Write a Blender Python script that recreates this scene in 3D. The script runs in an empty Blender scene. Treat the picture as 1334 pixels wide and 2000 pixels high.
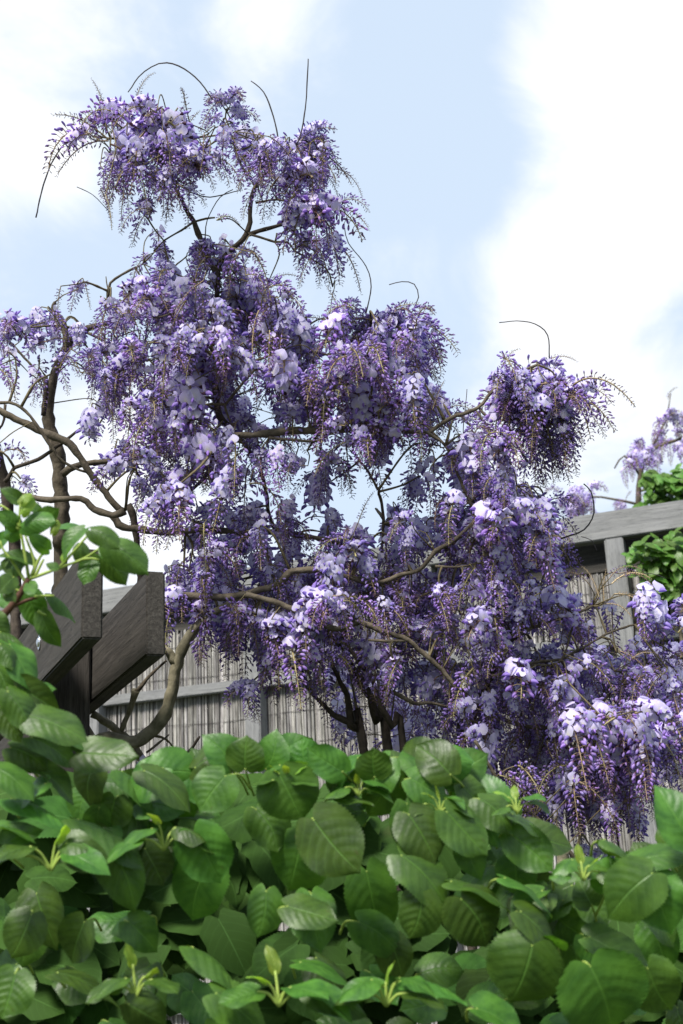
import bpy, math, random
import numpy as np
from mathutils import Matrix, Vector, noise as mnoise
R_ = math.radians
random.seed(7); rng = np.random.default_rng(7)
SC = bpy.context.scene
COL = SC.collection

# ------------------------------------------------------------------ camera
PITCH, ROLL, FPX, EYE = R_(18), R_(2.7), 2500.0, 1.5
F = np.array([0, math.cos(PITCH), math.sin(PITCH)])
R0 = np.array([1.0, 0, 0]); U0 = np.array([0, -math.sin(PITCH), math.cos(PITCH)])
RT = math.cos(ROLL) * R0 - math.sin(ROLL) * U0
UP = math.sin(ROLL) * R0 + math.cos(ROLL) * U0
C = np.array([0, 0, EYE])
cd = bpy.data.cameras.new('camera'); cam = bpy.data.objects.new('camera', cd); COL.objects.link(cam)
cd.sensor_fit = 'VERTICAL'; cd.sensor_height = 36; cd.sensor_width = 24; cd.lens = 45
cd.clip_start = 0.05; cd.clip_end = 2000
cam.matrix_world = Matrix(((RT[0], UP[0], -F[0], C[0]), (RT[1], UP[1], -F[1], C[1]), (RT[2], UP[2], -F[2], C[2]), (0, 0, 0, 1)))
cd.dof.use_dof = True; cd.dof.focus_distance = 2.75; cd.dof.aperture_fstop = 6.0
SC.camera = cam

def ray(x, y): return F + (x - 667) / FPX * RT + (1000 - y) / FPX * UP
def at(x, y, t): return C + t * ray(x, y)          # a point t metres deep on the line of sight
def at_z(x, y, z):
    d = ray(x, y); return C + d * (z - EYE) / d[2]

# ------------------------------------------------------------------ world, sun, exposure
SUN_EL, SUN_AZ = R_(47), R_(-152)        # azimuth from +Y (view direction) towards +X
w = bpy.data.worlds.new('World'); SC.world = w; w.use_nodes = True
nt = w.node_tree; nt.nodes.clear()
def N(tree, kind, **kw):
    n = tree.nodes.new(kind)
    for k, v in kw.items():
        if k.startswith('i_'):
            key = k[2:]; n.inputs[int(key) if key.isdigit() else key.replace('_', ' ')].default_value = v
        else: setattr(n, k, v)
    return n
def L(tree, a, b): tree.links.new(a, b)
def math_node(tree, op, a, b=None, c=None, clamp=False):
    n = tree.nodes.new('ShaderNodeMath'); n.operation = op; n.use_clamp = clamp
    for i, v in enumerate((a, b, c)):
        if v is None: continue
        if isinstance(v, (int, float)): n.inputs[i].default_value = v
        else: tree.links.new(v, n.inputs[i])
    return n.outputs[0]
sky = N(nt, 'ShaderNodeTexSky', sky_type='NISHITA', sun_disc=False, sun_elevation=SUN_EL, sun_rotation=SUN_AZ,
        air_density=1.0, dust_density=2.2, ozone_density=1.0)
tc = N(nt, 'ShaderNodeTexCoord')
nrm = N(nt, 'ShaderNodeVectorMath', operation='NORMALIZE'); L(nt, tc.outputs['Generated'], nrm.inputs[0])
sep = N(nt, 'ShaderNodeSeparateXYZ'); L(nt, nrm.outputs[0], sep.inputs[0])
den = math_node(nt, 'ADD', math_node(nt, 'MAXIMUM', sep.outputs[2], 0.0), 0.35)
cmb = N(nt, 'ShaderNodeCombineXYZ')
L(nt, math_node(nt, 'DIVIDE', sep.outputs[0], den), cmb.inputs[0]); L(nt, math_node(nt, 'DIVIDE', sep.outputs[1], den), cmb.inputs[1])
nz = N(nt, 'ShaderNodeTexNoise', noise_dimensions='3D', i_Scale=4.2, i_Detail=10.0, i_Roughness=0.66, i_Distortion=0.5)
L(nt, cmb.outputs[0], nz.inputs['Vector'])
cov = nz.outputs[0]
# where the larger cloud banks stand in the sky (directions), on top of the even scatter of cloud
BANKS = [(1230, 250, .11, .26), (1200, 60, .09, .16), (1130, 470, .07, .10), (1200, 600, .08, .14), (1150, 760, .09, .24), (1040, 560, .05, .08),
         (20, 130, .09, .26), (0, 380, .06, .18), (590, 70, .06, .16), (430, 30, .05, .10), (840, 350, .03, .07), (840, 500, .04, .08), (60, 1000, .12, .2),
         (330, 1050, .1, .15), (780, 230, .08, -.16), (840, 60, .05, -.12), (320, 160, .07, -.06), (200, 500, .07, -.10), (960, 300, .05, -.16), (1310, 640, .03, -.16), (760, 700, .06, -.1)]
for bx_, by_, rad, amt in BANKS:
    d = ray(bx_, by_); d = d / np.linalg.norm(d)
    dot = N(nt, 'ShaderNodeVectorMath', operation='DOT_PRODUCT'); L(nt, nrm.outputs[0], dot.inputs[0]); dot.inputs[1].default_value = tuple(d)
    mr = N(nt, 'ShaderNodeMapRange', interpolation_type='SMOOTHSTEP'); L(nt, dot.outputs['Value'], mr.inputs[0])
    mr.inputs[1].default_value = math.cos(rad * 1.5); mr.inputs[2].default_value = 1.0; mr.inputs[3].default_value = 0; mr.inputs[4].default_value = amt
    cov = math_node(nt, 'ADD', cov, mr.outputs[0])
cr = N(nt, 'ShaderNodeMapRange', interpolation_type='SMOOTHSTEP'); L(nt, cov, cr.inputs[0])
cr.inputs[1].default_value = 0.47; cr.inputs[2].default_value = .92
nz2 = N(nt, 'ShaderNodeTexNoise', i_Scale=6.0, i_Detail=6.0); L(nt, cmb.outputs[0], nz2.inputs['Vector'])
shade = N(nt, 'ShaderNodeMapRange'); L(nt, nz2.outputs[0], shade.inputs[0]); shade.inputs[1].default_value = .3; shade.inputs[2].default_value = .7; shade.inputs[3].default_value = .90; shade.inputs[4].default_value = 1.0
ccol = N(nt, 'ShaderNodeVectorMath', operation='SCALE'); ccol.inputs[0].default_value = (11.2, 11.4, 11.7); L(nt, shade.outputs[0], ccol.inputs['Scale'])
veil = N(nt, 'ShaderNodeMixRGB'); veil.inputs[0].default_value = .72; L(nt, sky.outputs[0], veil.inputs[1]); veil.inputs[2].default_value = (8.6, 10.2, 12.2, 1)
mixc = N(nt, 'ShaderNodeMixRGB'); L(nt, cr.outputs[0], mixc.inputs[0]); L(nt, veil.outputs[0], mixc.inputs[1]); L(nt, ccol.outputs[0], mixc.inputs[2])
bg = N(nt, 'ShaderNodeBackground', i_Strength=0.055); L(nt, mixc.outputs[0], bg.inputs[0])
out = N(nt, 'ShaderNodeOutputWorld'); L(nt, bg.outputs[0], out.inputs[0])

sd = bpy.data.lights.new('sun', 'SUN'); sun = bpy.data.objects.new('sun', sd); COL.objects.link(sun)
sd.energy = 4.0; sd.angle = R_(14); sd.color = (1, .955, .89)
sdir = Vector((math.sin(SUN_AZ) * math.cos(SUN_EL), math.cos(SUN_AZ) * math.cos(SUN_EL), math.sin(SUN_EL)))
sun.rotation_euler = sdir.to_track_quat('Z', 'Y').to_euler(); sun.location = (0, 0, 20)
vs = SC.view_settings; vs.view_transform = 'Standard'; vs.look = 'None'; vs.exposure = 0.92; vs.gamma = 1; vs.use_curve_mapping = False
SC.cycles.max_bounces = 8; SC.cycles.transparent_max_bounces = 8

# ------------------------------------------------------------------ materials
def newmat(name):
    m = bpy.data.materials.new(name); m.use_nodes = True; t = m.node_tree
    return m, t, t.nodes['Principled BSDF'], t.nodes['Material Output']
def ramp(t, fac, stops):
    r = t.nodes.new('ShaderNodeValToRGB'); e = r.color_ramp.elements
    while len(e) < len(stops): e.new(0.5)
    for el, (p, c) in zip(e, stops): el.position = p; el.color = (*c, 1)
    L(t, fac, r.inputs[0]); return r.outputs[0]
def bump(t, h, b, strength, dist=.01):
    n = N(t, 'ShaderNodeBump', i_Strength=strength, i_Distance=dist); L(t, h, n.inputs['Height']); L(t, n.outputs[0], b.inputs['Normal'])

def petal_mat(name, trans):
    m, t, b, o = newmat(name)
    a = N(t, 'ShaderNodeAttribute', attribute_name='Col'); oi = N(t, 'ShaderNodeObjectInfo')
    hs = N(t, 'ShaderNodeHueSaturation'); L(t, a.outputs['Color'], hs.inputs['Color'])
    L(t, math_node(t, 'MULTIPLY_ADD', oi.outputs['Random'], .03, .485), hs.inputs['Hue'])
    L(t, math_node(t, 'MULTIPLY_ADD', oi.outputs['Random'], .25, .88), hs.inputs['Value'])
    L(t, hs.outputs[0], b.inputs['Base Color']); b.inputs['Roughness'].default_value = .5; b.inputs['Specular IOR Level'].default_value = .25
    tr = N(t, 'ShaderNodeBsdfTranslucent'); L(t, hs.outputs[0], tr.inputs[0])
    mx = N(t, 'ShaderNodeMixShader', i_0=trans); L(t, b.outputs[0], mx.inputs[1]); L(t, tr.outputs[0], mx.inputs[2]); L(t, mx.outputs[0], o.inputs[0])
    return m
PETAL = petal_mat('wisteria_petal', .5)
STALK = petal_mat('wisteria_stalk', .1)

def leaf_mat(name, dark, light, under, trans=.3, rough=.42, bmp=.45, spec=.42):
    m, t, b, o = newmat(name)
    uv = N(t, 'ShaderNodeUVMap'); sp = N(t, 'ShaderNodeSeparateXYZ'); L(t, uv.outputs[0], sp.inputs[0])
    u = math_node(t, 'ABSOLUTE', math_node(t, 'MULTIPLY_ADD', sp.outputs[0], 2.0, -1.0)); v = sp.outputs[1]
    ph = math_node(t, 'MULTIPLY', math_node(t, 'SUBTRACT', v, math_node(t, 'MULTIPLY', math_node(t, 'POWER', u, 1.25), .33)), 6.5)
    tcn = N(t, 'ShaderNodeTexCoord'); n1 = N(t, 'ShaderNodeTexNoise', i_Scale=2.6, i_Detail=4.0); L(t, tcn.outputs['Object'], n1.inputs['Vector'])
    ph = math_node(t, 'ADD', ph, math_node(t, 'MULTIPLY_ADD', n1.outputs[0], .9, -.45))
    saw = math_node(t, 'ABSOLUTE', math_node(t, 'SUBTRACT', math_node(t, 'FRACT', ph), .5))     # 0 at a side vein
    sv = math_node(t, 'SUBTRACT', 1.0, math_node(t, 'MULTIPLY', saw, 9.0), clamp=True)
    mid = math_node(t, 'SUBTRACT', 1.0, math_node(t, 'MULTIPLY', u, 22.0), clamp=True)
    vein = math_node(t, 'MAXIMUM', math_node(t, 'MULTIPLY', sv, .22), mid)
    n2 = N(t, 'ShaderNodeTexNoise', i_Scale=14.0, i_Detail=3.0); L(t, tcn.outputs['Object'], n2.inputs['Vector'])
    oi = N(t, 'ShaderNodeObjectInfo')
    base = ramp(t, n1.outputs[0], [(.32, dark), (.72, light)])
    hs = N(t, 'ShaderNodeHueSaturation'); L(t, base, hs.inputs['Color'])
    L(t, math_node(t, 'MULTIPLY_ADD', oi.outputs['Random'], .035, .475), hs.inputs['Hue'])
    L(t, math_node(t, 'MULTIPLY_ADD', oi.outputs['Random'], .75, .65), hs.inputs['Value'])
    mv = N(t, 'ShaderNodeMixRGB'); L(t, math_node(t, 'MULTIPLY', vein, .42), mv.inputs[0]); L(t, hs.outputs[0], mv.inputs[1]); mv.inputs[2].default_value = (*[min(1, c * 1.9 + .02) for c in light], 1)
    # blemishes: a few brown scars
    n3 = N(t, 'ShaderNodeTexNoise', i_Scale=4.2, i_Detail=6.0, i_Distortion=1.2); L(t, tcn.outputs['Object'], n3.inputs['Vector'])
    sc = N(t, 'ShaderNodeMapRange'); L(t, n3.outputs[0], sc.inputs[0]); sc.inputs[1].default_value = .69; sc.inputs[2].default_value = .75; sc.inputs[4].default_value = .55
    ms = N(t, 'ShaderNodeMixRGB'); L(t, sc.outputs[0], ms.inputs[0]); L(t, mv.outputs[0], ms.inputs[1]); ms.inputs[2].default_value = (.06, .045, .02, 1)
    geo = N(t, 'ShaderNodeNewGeometry'); mu = N(t, 'ShaderNodeMixRGB'); L(t, geo.outputs['Backfacing'], mu.inputs[0]); L(t, ms.outputs[0], mu.inputs[1]); mu.inputs[2].default_value = (*under, 1)
    L(t, mu.outputs[0], b.inputs['Base Color']); b.inputs['Specular IOR Level'].default_value = spec
    L(t, math_node(t, 'MULTIPLY_ADD', n2.outputs[0], .25, rough - .1), b.inputs['Roughness'])
    h = math_node(t, 'ADD', math_node(t, 'MULTIPLY', math_node(t, 'MULTIPLY', saw, saw), .12), math_node(t, 'MULTIPLY', n2.outputs[0], .22))
    bump(t, math_node(t, 'SUBTRACT', h, math_node(t, 'MULTIPLY', mid, .5)), b, bmp, .004)
    tr = N(t, 'ShaderNodeBsdfTranslucent'); gm = N(t, 'ShaderNodeMixRGB', blend_type='MULTIPLY', i_0=1.0); L(t, ms.outputs[0], gm.inputs[1]); gm.inputs[2].default_value = (1.9, 1.75, .7, 1); L(t, gm.outputs[0], tr.inputs[0])
    mx = N(t, 'ShaderNodeMixShader', i_0=trans); L(t, b.outputs[0], mx.inputs[1]); L(t, tr.outputs[0], mx.inputs[2]); L(t, mx.outputs[0], o.inputs[0])
    return m
LEAF = leaf_mat('hydrangea_leaf', (.026, .078, .011), (.072, .170, .022), (.13, .225, .028), .32)
LEAF_YOUNG = leaf_mat('young_leaf', (.13, .27, .03), (.24, .36, .05), (.26, .36, .06), .4)
LEAF_DEEP_SHADE = leaf_mat('inner_leaf_shade', (.018, .05, .008), (.036, .092, .014), (.04, .085, .015), .12, .7, .1, .12)  # darkened copy of the leaf: shade inside the hedge put into the colour
CREEPER = leaf_mat('creeper_leaf', (.045, .12, .018), (.10, .22, .032), (.11, .22, .035), .3)

def flat_mat(name, c1, c2, scale, rough=.7, bmp=.3, stretch=None):
    m, t, b, o = newmat(name)
    tcn = N(t, 'ShaderNodeTexCoord'); mp = N(t, 'ShaderNodeMapping'); L(t, tcn.outputs['Object'], mp.inputs[0])
    if stretch: mp.inputs['Scale'].default_value = stretch
    n1 = N(t, 'ShaderNodeTexNoise', i_Scale=scale, i_Detail=8.0, i_Roughness=.65); L(t, mp.outputs[0], n1.inputs['Vector'])
    L(t, ramp(t, n1.outputs[0], [(.3, c1), (.7, c2)]), b.inputs['Base Color']); b.inputs['Roughness'].default_value = rough
    b.inputs['Specular IOR Level'].default_value = .2
    bump(t, n1.outputs[0], b, bmp, .004); return m
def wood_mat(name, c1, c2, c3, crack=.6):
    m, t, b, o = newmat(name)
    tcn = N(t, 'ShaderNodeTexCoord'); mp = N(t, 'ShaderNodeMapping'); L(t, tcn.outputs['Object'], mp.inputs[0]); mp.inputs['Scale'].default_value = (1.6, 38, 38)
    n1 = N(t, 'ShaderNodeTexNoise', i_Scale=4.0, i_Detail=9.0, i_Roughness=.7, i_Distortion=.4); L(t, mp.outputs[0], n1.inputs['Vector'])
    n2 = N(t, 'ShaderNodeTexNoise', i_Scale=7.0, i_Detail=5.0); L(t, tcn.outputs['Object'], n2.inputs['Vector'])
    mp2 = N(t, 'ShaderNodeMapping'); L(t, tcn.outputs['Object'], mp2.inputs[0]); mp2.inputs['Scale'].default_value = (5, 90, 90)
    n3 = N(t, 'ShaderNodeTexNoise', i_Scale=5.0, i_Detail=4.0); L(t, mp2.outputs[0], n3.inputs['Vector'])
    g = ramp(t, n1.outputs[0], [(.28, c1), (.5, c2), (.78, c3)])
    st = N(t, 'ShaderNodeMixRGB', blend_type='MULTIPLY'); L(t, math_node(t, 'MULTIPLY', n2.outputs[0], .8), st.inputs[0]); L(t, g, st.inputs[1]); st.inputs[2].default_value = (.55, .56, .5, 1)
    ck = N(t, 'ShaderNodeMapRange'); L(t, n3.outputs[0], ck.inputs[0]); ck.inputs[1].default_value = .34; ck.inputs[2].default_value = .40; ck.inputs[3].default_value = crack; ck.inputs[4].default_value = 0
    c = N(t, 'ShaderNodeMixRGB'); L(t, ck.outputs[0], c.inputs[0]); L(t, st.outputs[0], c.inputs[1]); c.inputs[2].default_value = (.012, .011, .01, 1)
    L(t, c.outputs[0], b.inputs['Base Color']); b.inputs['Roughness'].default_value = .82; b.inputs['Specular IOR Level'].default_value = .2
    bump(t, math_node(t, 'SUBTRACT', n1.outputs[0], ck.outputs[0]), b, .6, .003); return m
BARK = flat_mat('grey_bark', (.045, .036, .026), (.15, .125, .09), 55, .85, .9)
BARK_DARK = flat_mat('dark_bark', (.028, .022, .018), (.085, .068, .052), 60, .85, .8)
BARK_OLD = flat_mat('mossy_bark', (.085, .078, .048), (.29, .26, .18), 34, .9, 1.0)
TENDRIL = flat_mat('tendril_skin', (.03, .03, .03), (.07, .055, .06), 80)
TWIG = flat_mat('twig_skin', (.06, .05, .028), (.16, .13, .07), 90)
PETIOLE = flat_mat('petiole_skin', (.19, .28, .05), (.30, .38, .09), 40, .45, .1)
SHOOTWOOD = flat_mat('red_stem', (.05, .022, .015), (.10, .05, .03), 60)
POSTWOOD = wood_mat('dark_weathered_timber', (.020, .018, .016), (.052, .046, .041), (.105, .096, .086))
GREYWOOD = wood_mat('grey_weathered_timber', (.13, .132, .138), (.215, .217, .225), (.29, .29, .29), .35)
DARKBOARD = wood_mat('shaded_board', (.03, .028, .025), (.06, .055, .05), (.09, .085, .08))  # dark timber with the shade of the fence gaps put into its colour
STEEL, _t, _b, _o = newmat('galvanised_bolt'); _b.inputs['Metallic'].default_value = 1; _b.inputs['Roughness'].default_value = .3; _b.inputs['Base Color'].default_value = (.6, .6, .62, 1)
LICHEN = flat_mat('pale_lichen', (.25, .27, .22), (.5, .52, .46), 120)
GROUND = flat_mat('garden_soil', (.035, .05, .018), (.09, .10, .045), 3, .95, .4)
REED, _t, _b, _o = newmat('reed'); _a = N(_t, 'ShaderNodeAttribute', attribute_name='Col')
_tc = N(_t, 'ShaderNodeTexCoord'); _mp = N(_t, 'ShaderNodeMapping'); _mp.inputs['Scale'].default_value = (30, 30, 3); L(_t, _tc.outputs['Object'], _mp.inputs[0])
_n = N(_t, 'ShaderNodeTexNoise', i_Scale=5.0, i_Detail=5.0); L(_t, _mp.outputs[0], _n.inputs['Vector'])
_m = N(_t, 'ShaderNodeMixRGB', blend_type='MULTIPLY', i_0=1.0); L(_t, _a.outputs['Color'], _m.inputs[1]); L(_t, ramp(_t, _n.outputs[0], [(.3, (.35, .34, .33)), (.65, (1, 1, 1))]), _m.inputs[2])
L(_t, _m.outputs[0], _b.inputs['Base Color']); _b.inputs['Roughness'].default_value = .75

# ------------------------------------------------------------------ helpers
class TM:                                   # triangle soup: vertices, faces, colours, uv
    def __init__(s): s.V = []; s.F = []; s.C = []; s.n = 0; s.U = []
    def add(s, V, Fc, col, uv=None):
        V = np.asarray(V, float); s.V.append(V); s.F.append(np.asarray(Fc, int) + s.n); s.n += len(V)
        col = np.asarray(col, float)
        s.C.append(np.tile(col, (len(V), 1)) if col.ndim == 1 else col)
        if uv is not None: s.U.append(np.asarray(uv, float))
    def arrays(s): return np.vstack(s.V), np.vstack(s.F), np.vstack(s.C), (np.vstack(s.U) if s.U else None)
def mesh_from(name, V, Fc, Cc=None, mat=None, uv=None, smooth=True):
    me = bpy.data.meshes.new(name)
    me.vertices.add(len(V)); me.vertices.foreach_set('co', np.asarray(V, np.float32).ravel())
    nf = len(Fc); me.loops.add(nf * 3); me.loops.foreach_set('vertex_index', np.asarray(Fc, np.int32).ravel())
    me.polygons.add(nf); me.polygons.foreach_set('loop_start', np.arange(0, nf * 3, 3, dtype=np.int32))
    me.update(calc_edges=True)
    if smooth: me.polygons.foreach_set('use_smooth', np.ones(nf, bool))
    if Cc is not None:
        a = me.color_attributes.new('Col', 'FLOAT_COLOR', 'POINT')
        a.data.foreach_set('color', np.hstack([Cc, np.ones((len(Cc), 1))]).astype(np.float32).ravel())
    if uv is not None:
        l = me.uv_layers.new(name='UVMap'); l.data.foreach_set('uv', np.asarray(uv, np.float32)[np.asarray(Fc).ravel()].ravel())
    if mat: me.materials.append(mat)
    me.validate(); return me
def link(name, me, parent=None, M=None):
    o = bpy.data.objects.new(name, me); COL.objects.link(o)
    if parent is not None: o.parent = parent
    if M is not None: o.matrix_local = M
    return o
def tag(o, label=None, cat=None, group=None, kind=None):
    for k, v in (('label', label), ('category', cat), ('group', group), ('kind', kind)):
        if v: o[k] = v
    return o
def empty(name, loc, label, cat, group=None):
    o = bpy.data.objects.new(name, None); COL.objects.link(o); o.location = loc; o.empty_display_size = .1
    return tag(o, label, cat, group)
def off(root): return Matrix.Translation(-Vector(root.location))
def nvec(v): v = np.asarray(v, float); return v / (np.linalg.norm(v) + 1e-12)
def frames(P):
    T = np.gradient(P, axis=0); T /= np.linalg.norm(T, axis=1)[:, None] + 1e-12
    a = np.cross(T[0], (0.3, .5, .8)); a = nvec(a); A = []
    for t in T:
        a = nvec(a - t * (a @ t)); A.append(a)
    A = np.array(A); return T, A, np.cross(T, A)
def tube_arrays(P, rad, sides=6, bumps=0.0, seed=0, cap=True):
    P = np.asarray(P, float); n = len(P); rad = np.broadcast_to(np.asarray(rad, float), (n,))
    T, A, B = frames(P); ang = np.linspace(0, 2 * np.pi, sides, endpoint=False)
    r = rad[:, None] * np.ones((1, sides))
    if bumps:
        g = np.random.default_rng(seed)
        k = g.normal(0, 1, (n, sides)); k = (k + np.roll(k, 1, 1) + np.roll(k, -1, 1)) / 1.7
        r = r * (1 + bumps * k)
    V = P[:, None, :] + r[:, :, None] * (np.cos(ang)[None, :, None] * A[:, None, :] + np.sin(ang)[None, :, None] * B[:, None, :])
    V = V.reshape(-1, 3); Fc = []
    for i in range(n - 1):
        for j in range(sides):
            a, b = i * sides + j, i * sides + (j + 1) % sides
            Fc += [(a, b, b + sides), (a, b + sides, a + sides)]
    if cap:
        V = np.vstack([V, P[0], P[-1]]); c0, c1 = n * sides, n * sides + 1
        for j in range(sides):
            Fc += [(c0, (j + 1) % sides, j), (c1, (n - 1) * sides + j, (n - 1) * sides + (j + 1) % sides)]
    return V, np.array(Fc)
def catmull(P, step):
    P = np.asarray(P, float)
    Q = np.vstack([2 * P[0] - P[1], P, 2 * P[-1] - P[-2]]); outp = []
    for i in range(1, len(Q) - 2):
        n = max(2, int(np.linalg.norm(Q[i + 1][:3] - Q[i][:3]) / step))
        for k in range(n):
            t = k / n; a, b, c, d = Q[i - 1], Q[i], Q[i + 1], Q[i + 2]
            outp.append(.5 * (2 * b + (c - a) * t + (2 * a - 5 * b + 4 * c - d) * t * t + (3 * b - a - 3 * c + d) * t ** 3))
    outp.append(Q[-2]); return np.array(outp)
def box_mesh(name, dx, dy, dz, mat, bev=.003):
    import bmesh
    bm = bmesh.new(); bmesh.ops.create_cube(bm, size=1.0); bmesh.ops.scale(bm, vec=(dx, dy, dz), verts=bm.verts)
    if bev: bmesh.ops.bevel(bm, geom=list(bm.edges), offset=bev, segments=2, affect='EDGES')
    me = bpy.data.meshes.new(name); bm.to_mesh(me); bm.free(); me.materials.append(mat); return me
def frame_matrix(o, x, z):
    x = nvec(x); z = nvec(np.asarray(z) - x * (np.asarray(z) @ x)); y = np.cross(z, x)
    return Matrix(((x[0], y[0], z[0], o[0]), (x[1], y[1], z[1], o[1]), (x[2], y[2], z[2], o[2]), (0, 0, 0, 1)))

# ------------------------------------------------------------------ ground
g = 900.0
gm = mesh_from('ground', [(-g, -g, 0), (g, -g, 0), (g, g, 0), (-g, g, 0)], [(0, 1, 2), (0, 2, 3)], None, GROUND)
tag(link('ground', gm), kind='structure')

# ------------------------------------------------------------------ reed fence with grey frame
PSI = R_(21); FH = np.array([math.cos(PSI), -math.sin(PSI), 0]); FN = np.array([-math.sin(PSI), -math.cos(PSI), 0])   # along, towards the garden
FP = at(1220, 1062, 5.0); FP[2] = 0
def fpt(s, z, n=0.0): return FP + FH * s + FN * n + np.array([0, 0, z])
fence = empty('reed_fence', tuple(fpt(-1.2, 0)), 'long grey fence of upright reeds in a weathered timber frame behind the lilac blossom', 'fence')
IF = off(fence)
def fbox(name, s0, s1, z0, z1, n, th, mat=GREYWOOD, vertical=False):
    ln, hh = (z1 - z0, s1 - s0) if vertical else (s1 - s0, z1 - z0)
    me = box_mesh(name, ln, th, hh, mat, .004)
    M = frame_matrix(fpt((s0 + s1) / 2, (z0 + z1) / 2, n), (0, 0, 1) if vertical else FH, FH if vertical else (0, 0, 1))
    return link(name, me, fence, IF @ M)
S0, S1 = -4.0, 1.6
fbox('top_beam', S0, S1, 2.885, 2.995, .05, .06)
fbox('gap_shade_board', S0, S1, 2.70, 2.975, -.06, .03, DARKBOARD)  # added board, its dark colour stands in for shade in the gap under the beam
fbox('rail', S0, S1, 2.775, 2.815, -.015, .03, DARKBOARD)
fbox('reed_gap_shade_panel', S0, S1, 0.01, 2.69, -.045, .02, DARKBOARD)  # added dark sheet that closes the reed gaps and stands in for their shade
fbox('rail', S0, S1, 2.475, 2.52, .03, .03)
fbox('rail', S0, S1, 1.2, 1.25, .03, .03)
for k, s in enumerate(np.arange(-3.92, 1.6, .778)):
    fbox('post', s - .036, s + .036, 0.0, 2.884, .045, .07, vertical=True)
tm = TM(); g2 = np.random.default_rng(3)
s = S0; row = 0
while s < S1 or row == 0:
    if s >= S1: s = S0 + .003; row = 1
    r = g2.uniform(.0032, .0062); z1 = 2.78 + g2.uniform(-.03, .004); lean = g2.normal(0, .006)
    zs = np.array([.02, .7, 1.4, 2.0, 2.4, z1]); P = np.array([fpt(s + lean * (z / 2.7) + g2.normal(0, .0012), z, g2.normal(.001, .0018) - row * .010) for z in zs])
    V, Fc = tube_arrays(P, r * np.linspace(1.1, .8, len(P)), 5, cap=False)
    c = g2.choice([.16, .24, .30, .36, .46], p=[.15, .25, .3, .2, .1]) * g2.uniform(.85, 1.15)
    tm.add(V, Fc, (c, c * g2.uniform(.95, .98), c * g2.uniform(.87, .96))); s += r * g2.uniform(1.35, 1.75)
V, Fc, Cc, _ = tm.arrays()
tag(link('reed_screen', mesh_from('reed_screen', V, Fc, Cc, REED), fence, IF), kind='stuff')
for z in (2.70, 2.56, 2.36, 2.24, 2.1):
    P = np.array([fpt(s, z + .006 * math.sin(s * 9 + z * 30), .008 + .001 * math.sin(s * 31)) for s in np.arange(S0, S1, .06)])
    V, Fc = tube_arrays(P, .0012, 4); link('wire', mesh_from('wire', V, Fc, None, TENDRIL), fence, IF)

# ------------------------------------------------------------------ pergola post with two planks
TH = R_(23); BD = np.array([math.sin(TH), -math.cos(TH), 0]); BN = np.array([math.cos(TH), math.sin(TH), 0])      # towards the camera, to the right
E_R = at(283, 1280, 2.3)                             # lower left corner of the right plank's end
E_L = at_z(161, 1247, E_R[2])
HP, TK = .158, .036
Q = at_z(188, 1368, E_R[2])
pw = (E_R - E_L) @ BN - TK                           # width of the post between the planks
pfront = (Q - E_R) @ BD                              # post front face, measured along the plank from its end
pc = E_R + BD * (pfront - .05) - BN * (pw / 2 + .001)
perg = empty('pergola_post', (pc[0], pc[1], 0), 'dark weathered timber post carrying two thick planks, behind the green leafy climber', 'pergola')
IP = off(perg)
ztop = EYE + (np.linalg.norm(Q[:2]) / np.linalg.norm(ray(196, 1187)[:2])) * ray(196, 1187)[2]
M = frame_matrix((pc[0], pc[1], ztop / 2), (0, 0, 1), BN)
link('post', box_mesh('post', ztop, .10, pw - .003, POSTWOOD, .004), perg, IP @ M)
PL = 1.9
for e, nm in ((E_R, 0), (E_L, 1)):
    cpt = e - BD * PL / 2 + BN * TK / 2 + np.array([0, 0, HP / 2]) + BN * (.002 if nm == 0 else -.002)
    link('plank', box_mesh('plank', PL, TK, HP, POSTWOOD, .0035), perg, IP @ frame_matrix(cpt, BD, (0, 0, 1)))
# bolt head on the left plank, chip of lichen on its end
bp = E_L - BD * .42 + np.array([0, 0, .085]) - BN * .003
import bmesh
bm = bmesh.new(); bmesh.ops.create_uvsphere(bm, u_segments=14, v_segments=8, radius=.011); bmesh.ops.scale(bm, vec=(1, 1, .55), verts=bm.verts)
bmesh.ops.create_cone(bm, cap_ends=True, segments=16, radius1=.015, radius2=.015, depth=.003)
me = bpy.data.meshes.new('bolt'); bm.to_mesh(me); bm.free(); me.materials.append(STEEL)
for kk in (0, .1): link('bolt', me, perg, IP @ frame_matrix(bp - BD * kk - np.array([0, 0, kk * .4]), BD, -BN))

# ------------------------------------------------------------------ wisteria flower pieces
def srgb(r, g, b): return np.array([((c / 255 + .055) / 1.055) ** 2.4 if c > 10 else c / 3294 for c in (r, g, b)])
LAV = srgb(214, 206, 243); PALE = srgb(240, 236, 249); VIO = srgb(172, 150, 222); DEEP = srgb(146, 112, 200); BUD = srgb(182, 152, 214); BUDD = srgb(128, 94, 156); DARKB = srgb(66, 48, 78)
CAL = srgb(96, 66, 84); RACH = srgb(146, 138, 92); RACHP = srgb(138, 108, 106); TAN = srgb(188, 172, 132); YEL = srgb(240, 238, 190)
def revolve(L_, prof, curve=0.0, sides=6, flat=1.0, sag=0.0):
    # teardrop along +Y
    P = np.array([(0, y * L_, curve * L_ * math.sin(y * math.pi) + sag * L_ * y * y) for y, _ in prof]); ang = np.linspace(0, 2 * np.pi, sides, endpoint=False)
    V = []
    for (y, r), p in zip(prof, P):
        for a in ang: V.append((p[0] + math.cos(a) * r * L_ * flat, p[1], p[2] + math.sin(a) * r * L_))
    n = len(prof); Fc = []
    for i in range(n - 1):
        for j in range(sides):
            a, b = i * sides + j, i * sides + (j + 1) % sides; Fc += [(a, b + sides, b), (a, a + sides, b + sides)]
    return np.array(V), np.array(Fc), np.repeat([p[0] for p in prof], sides)
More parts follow.
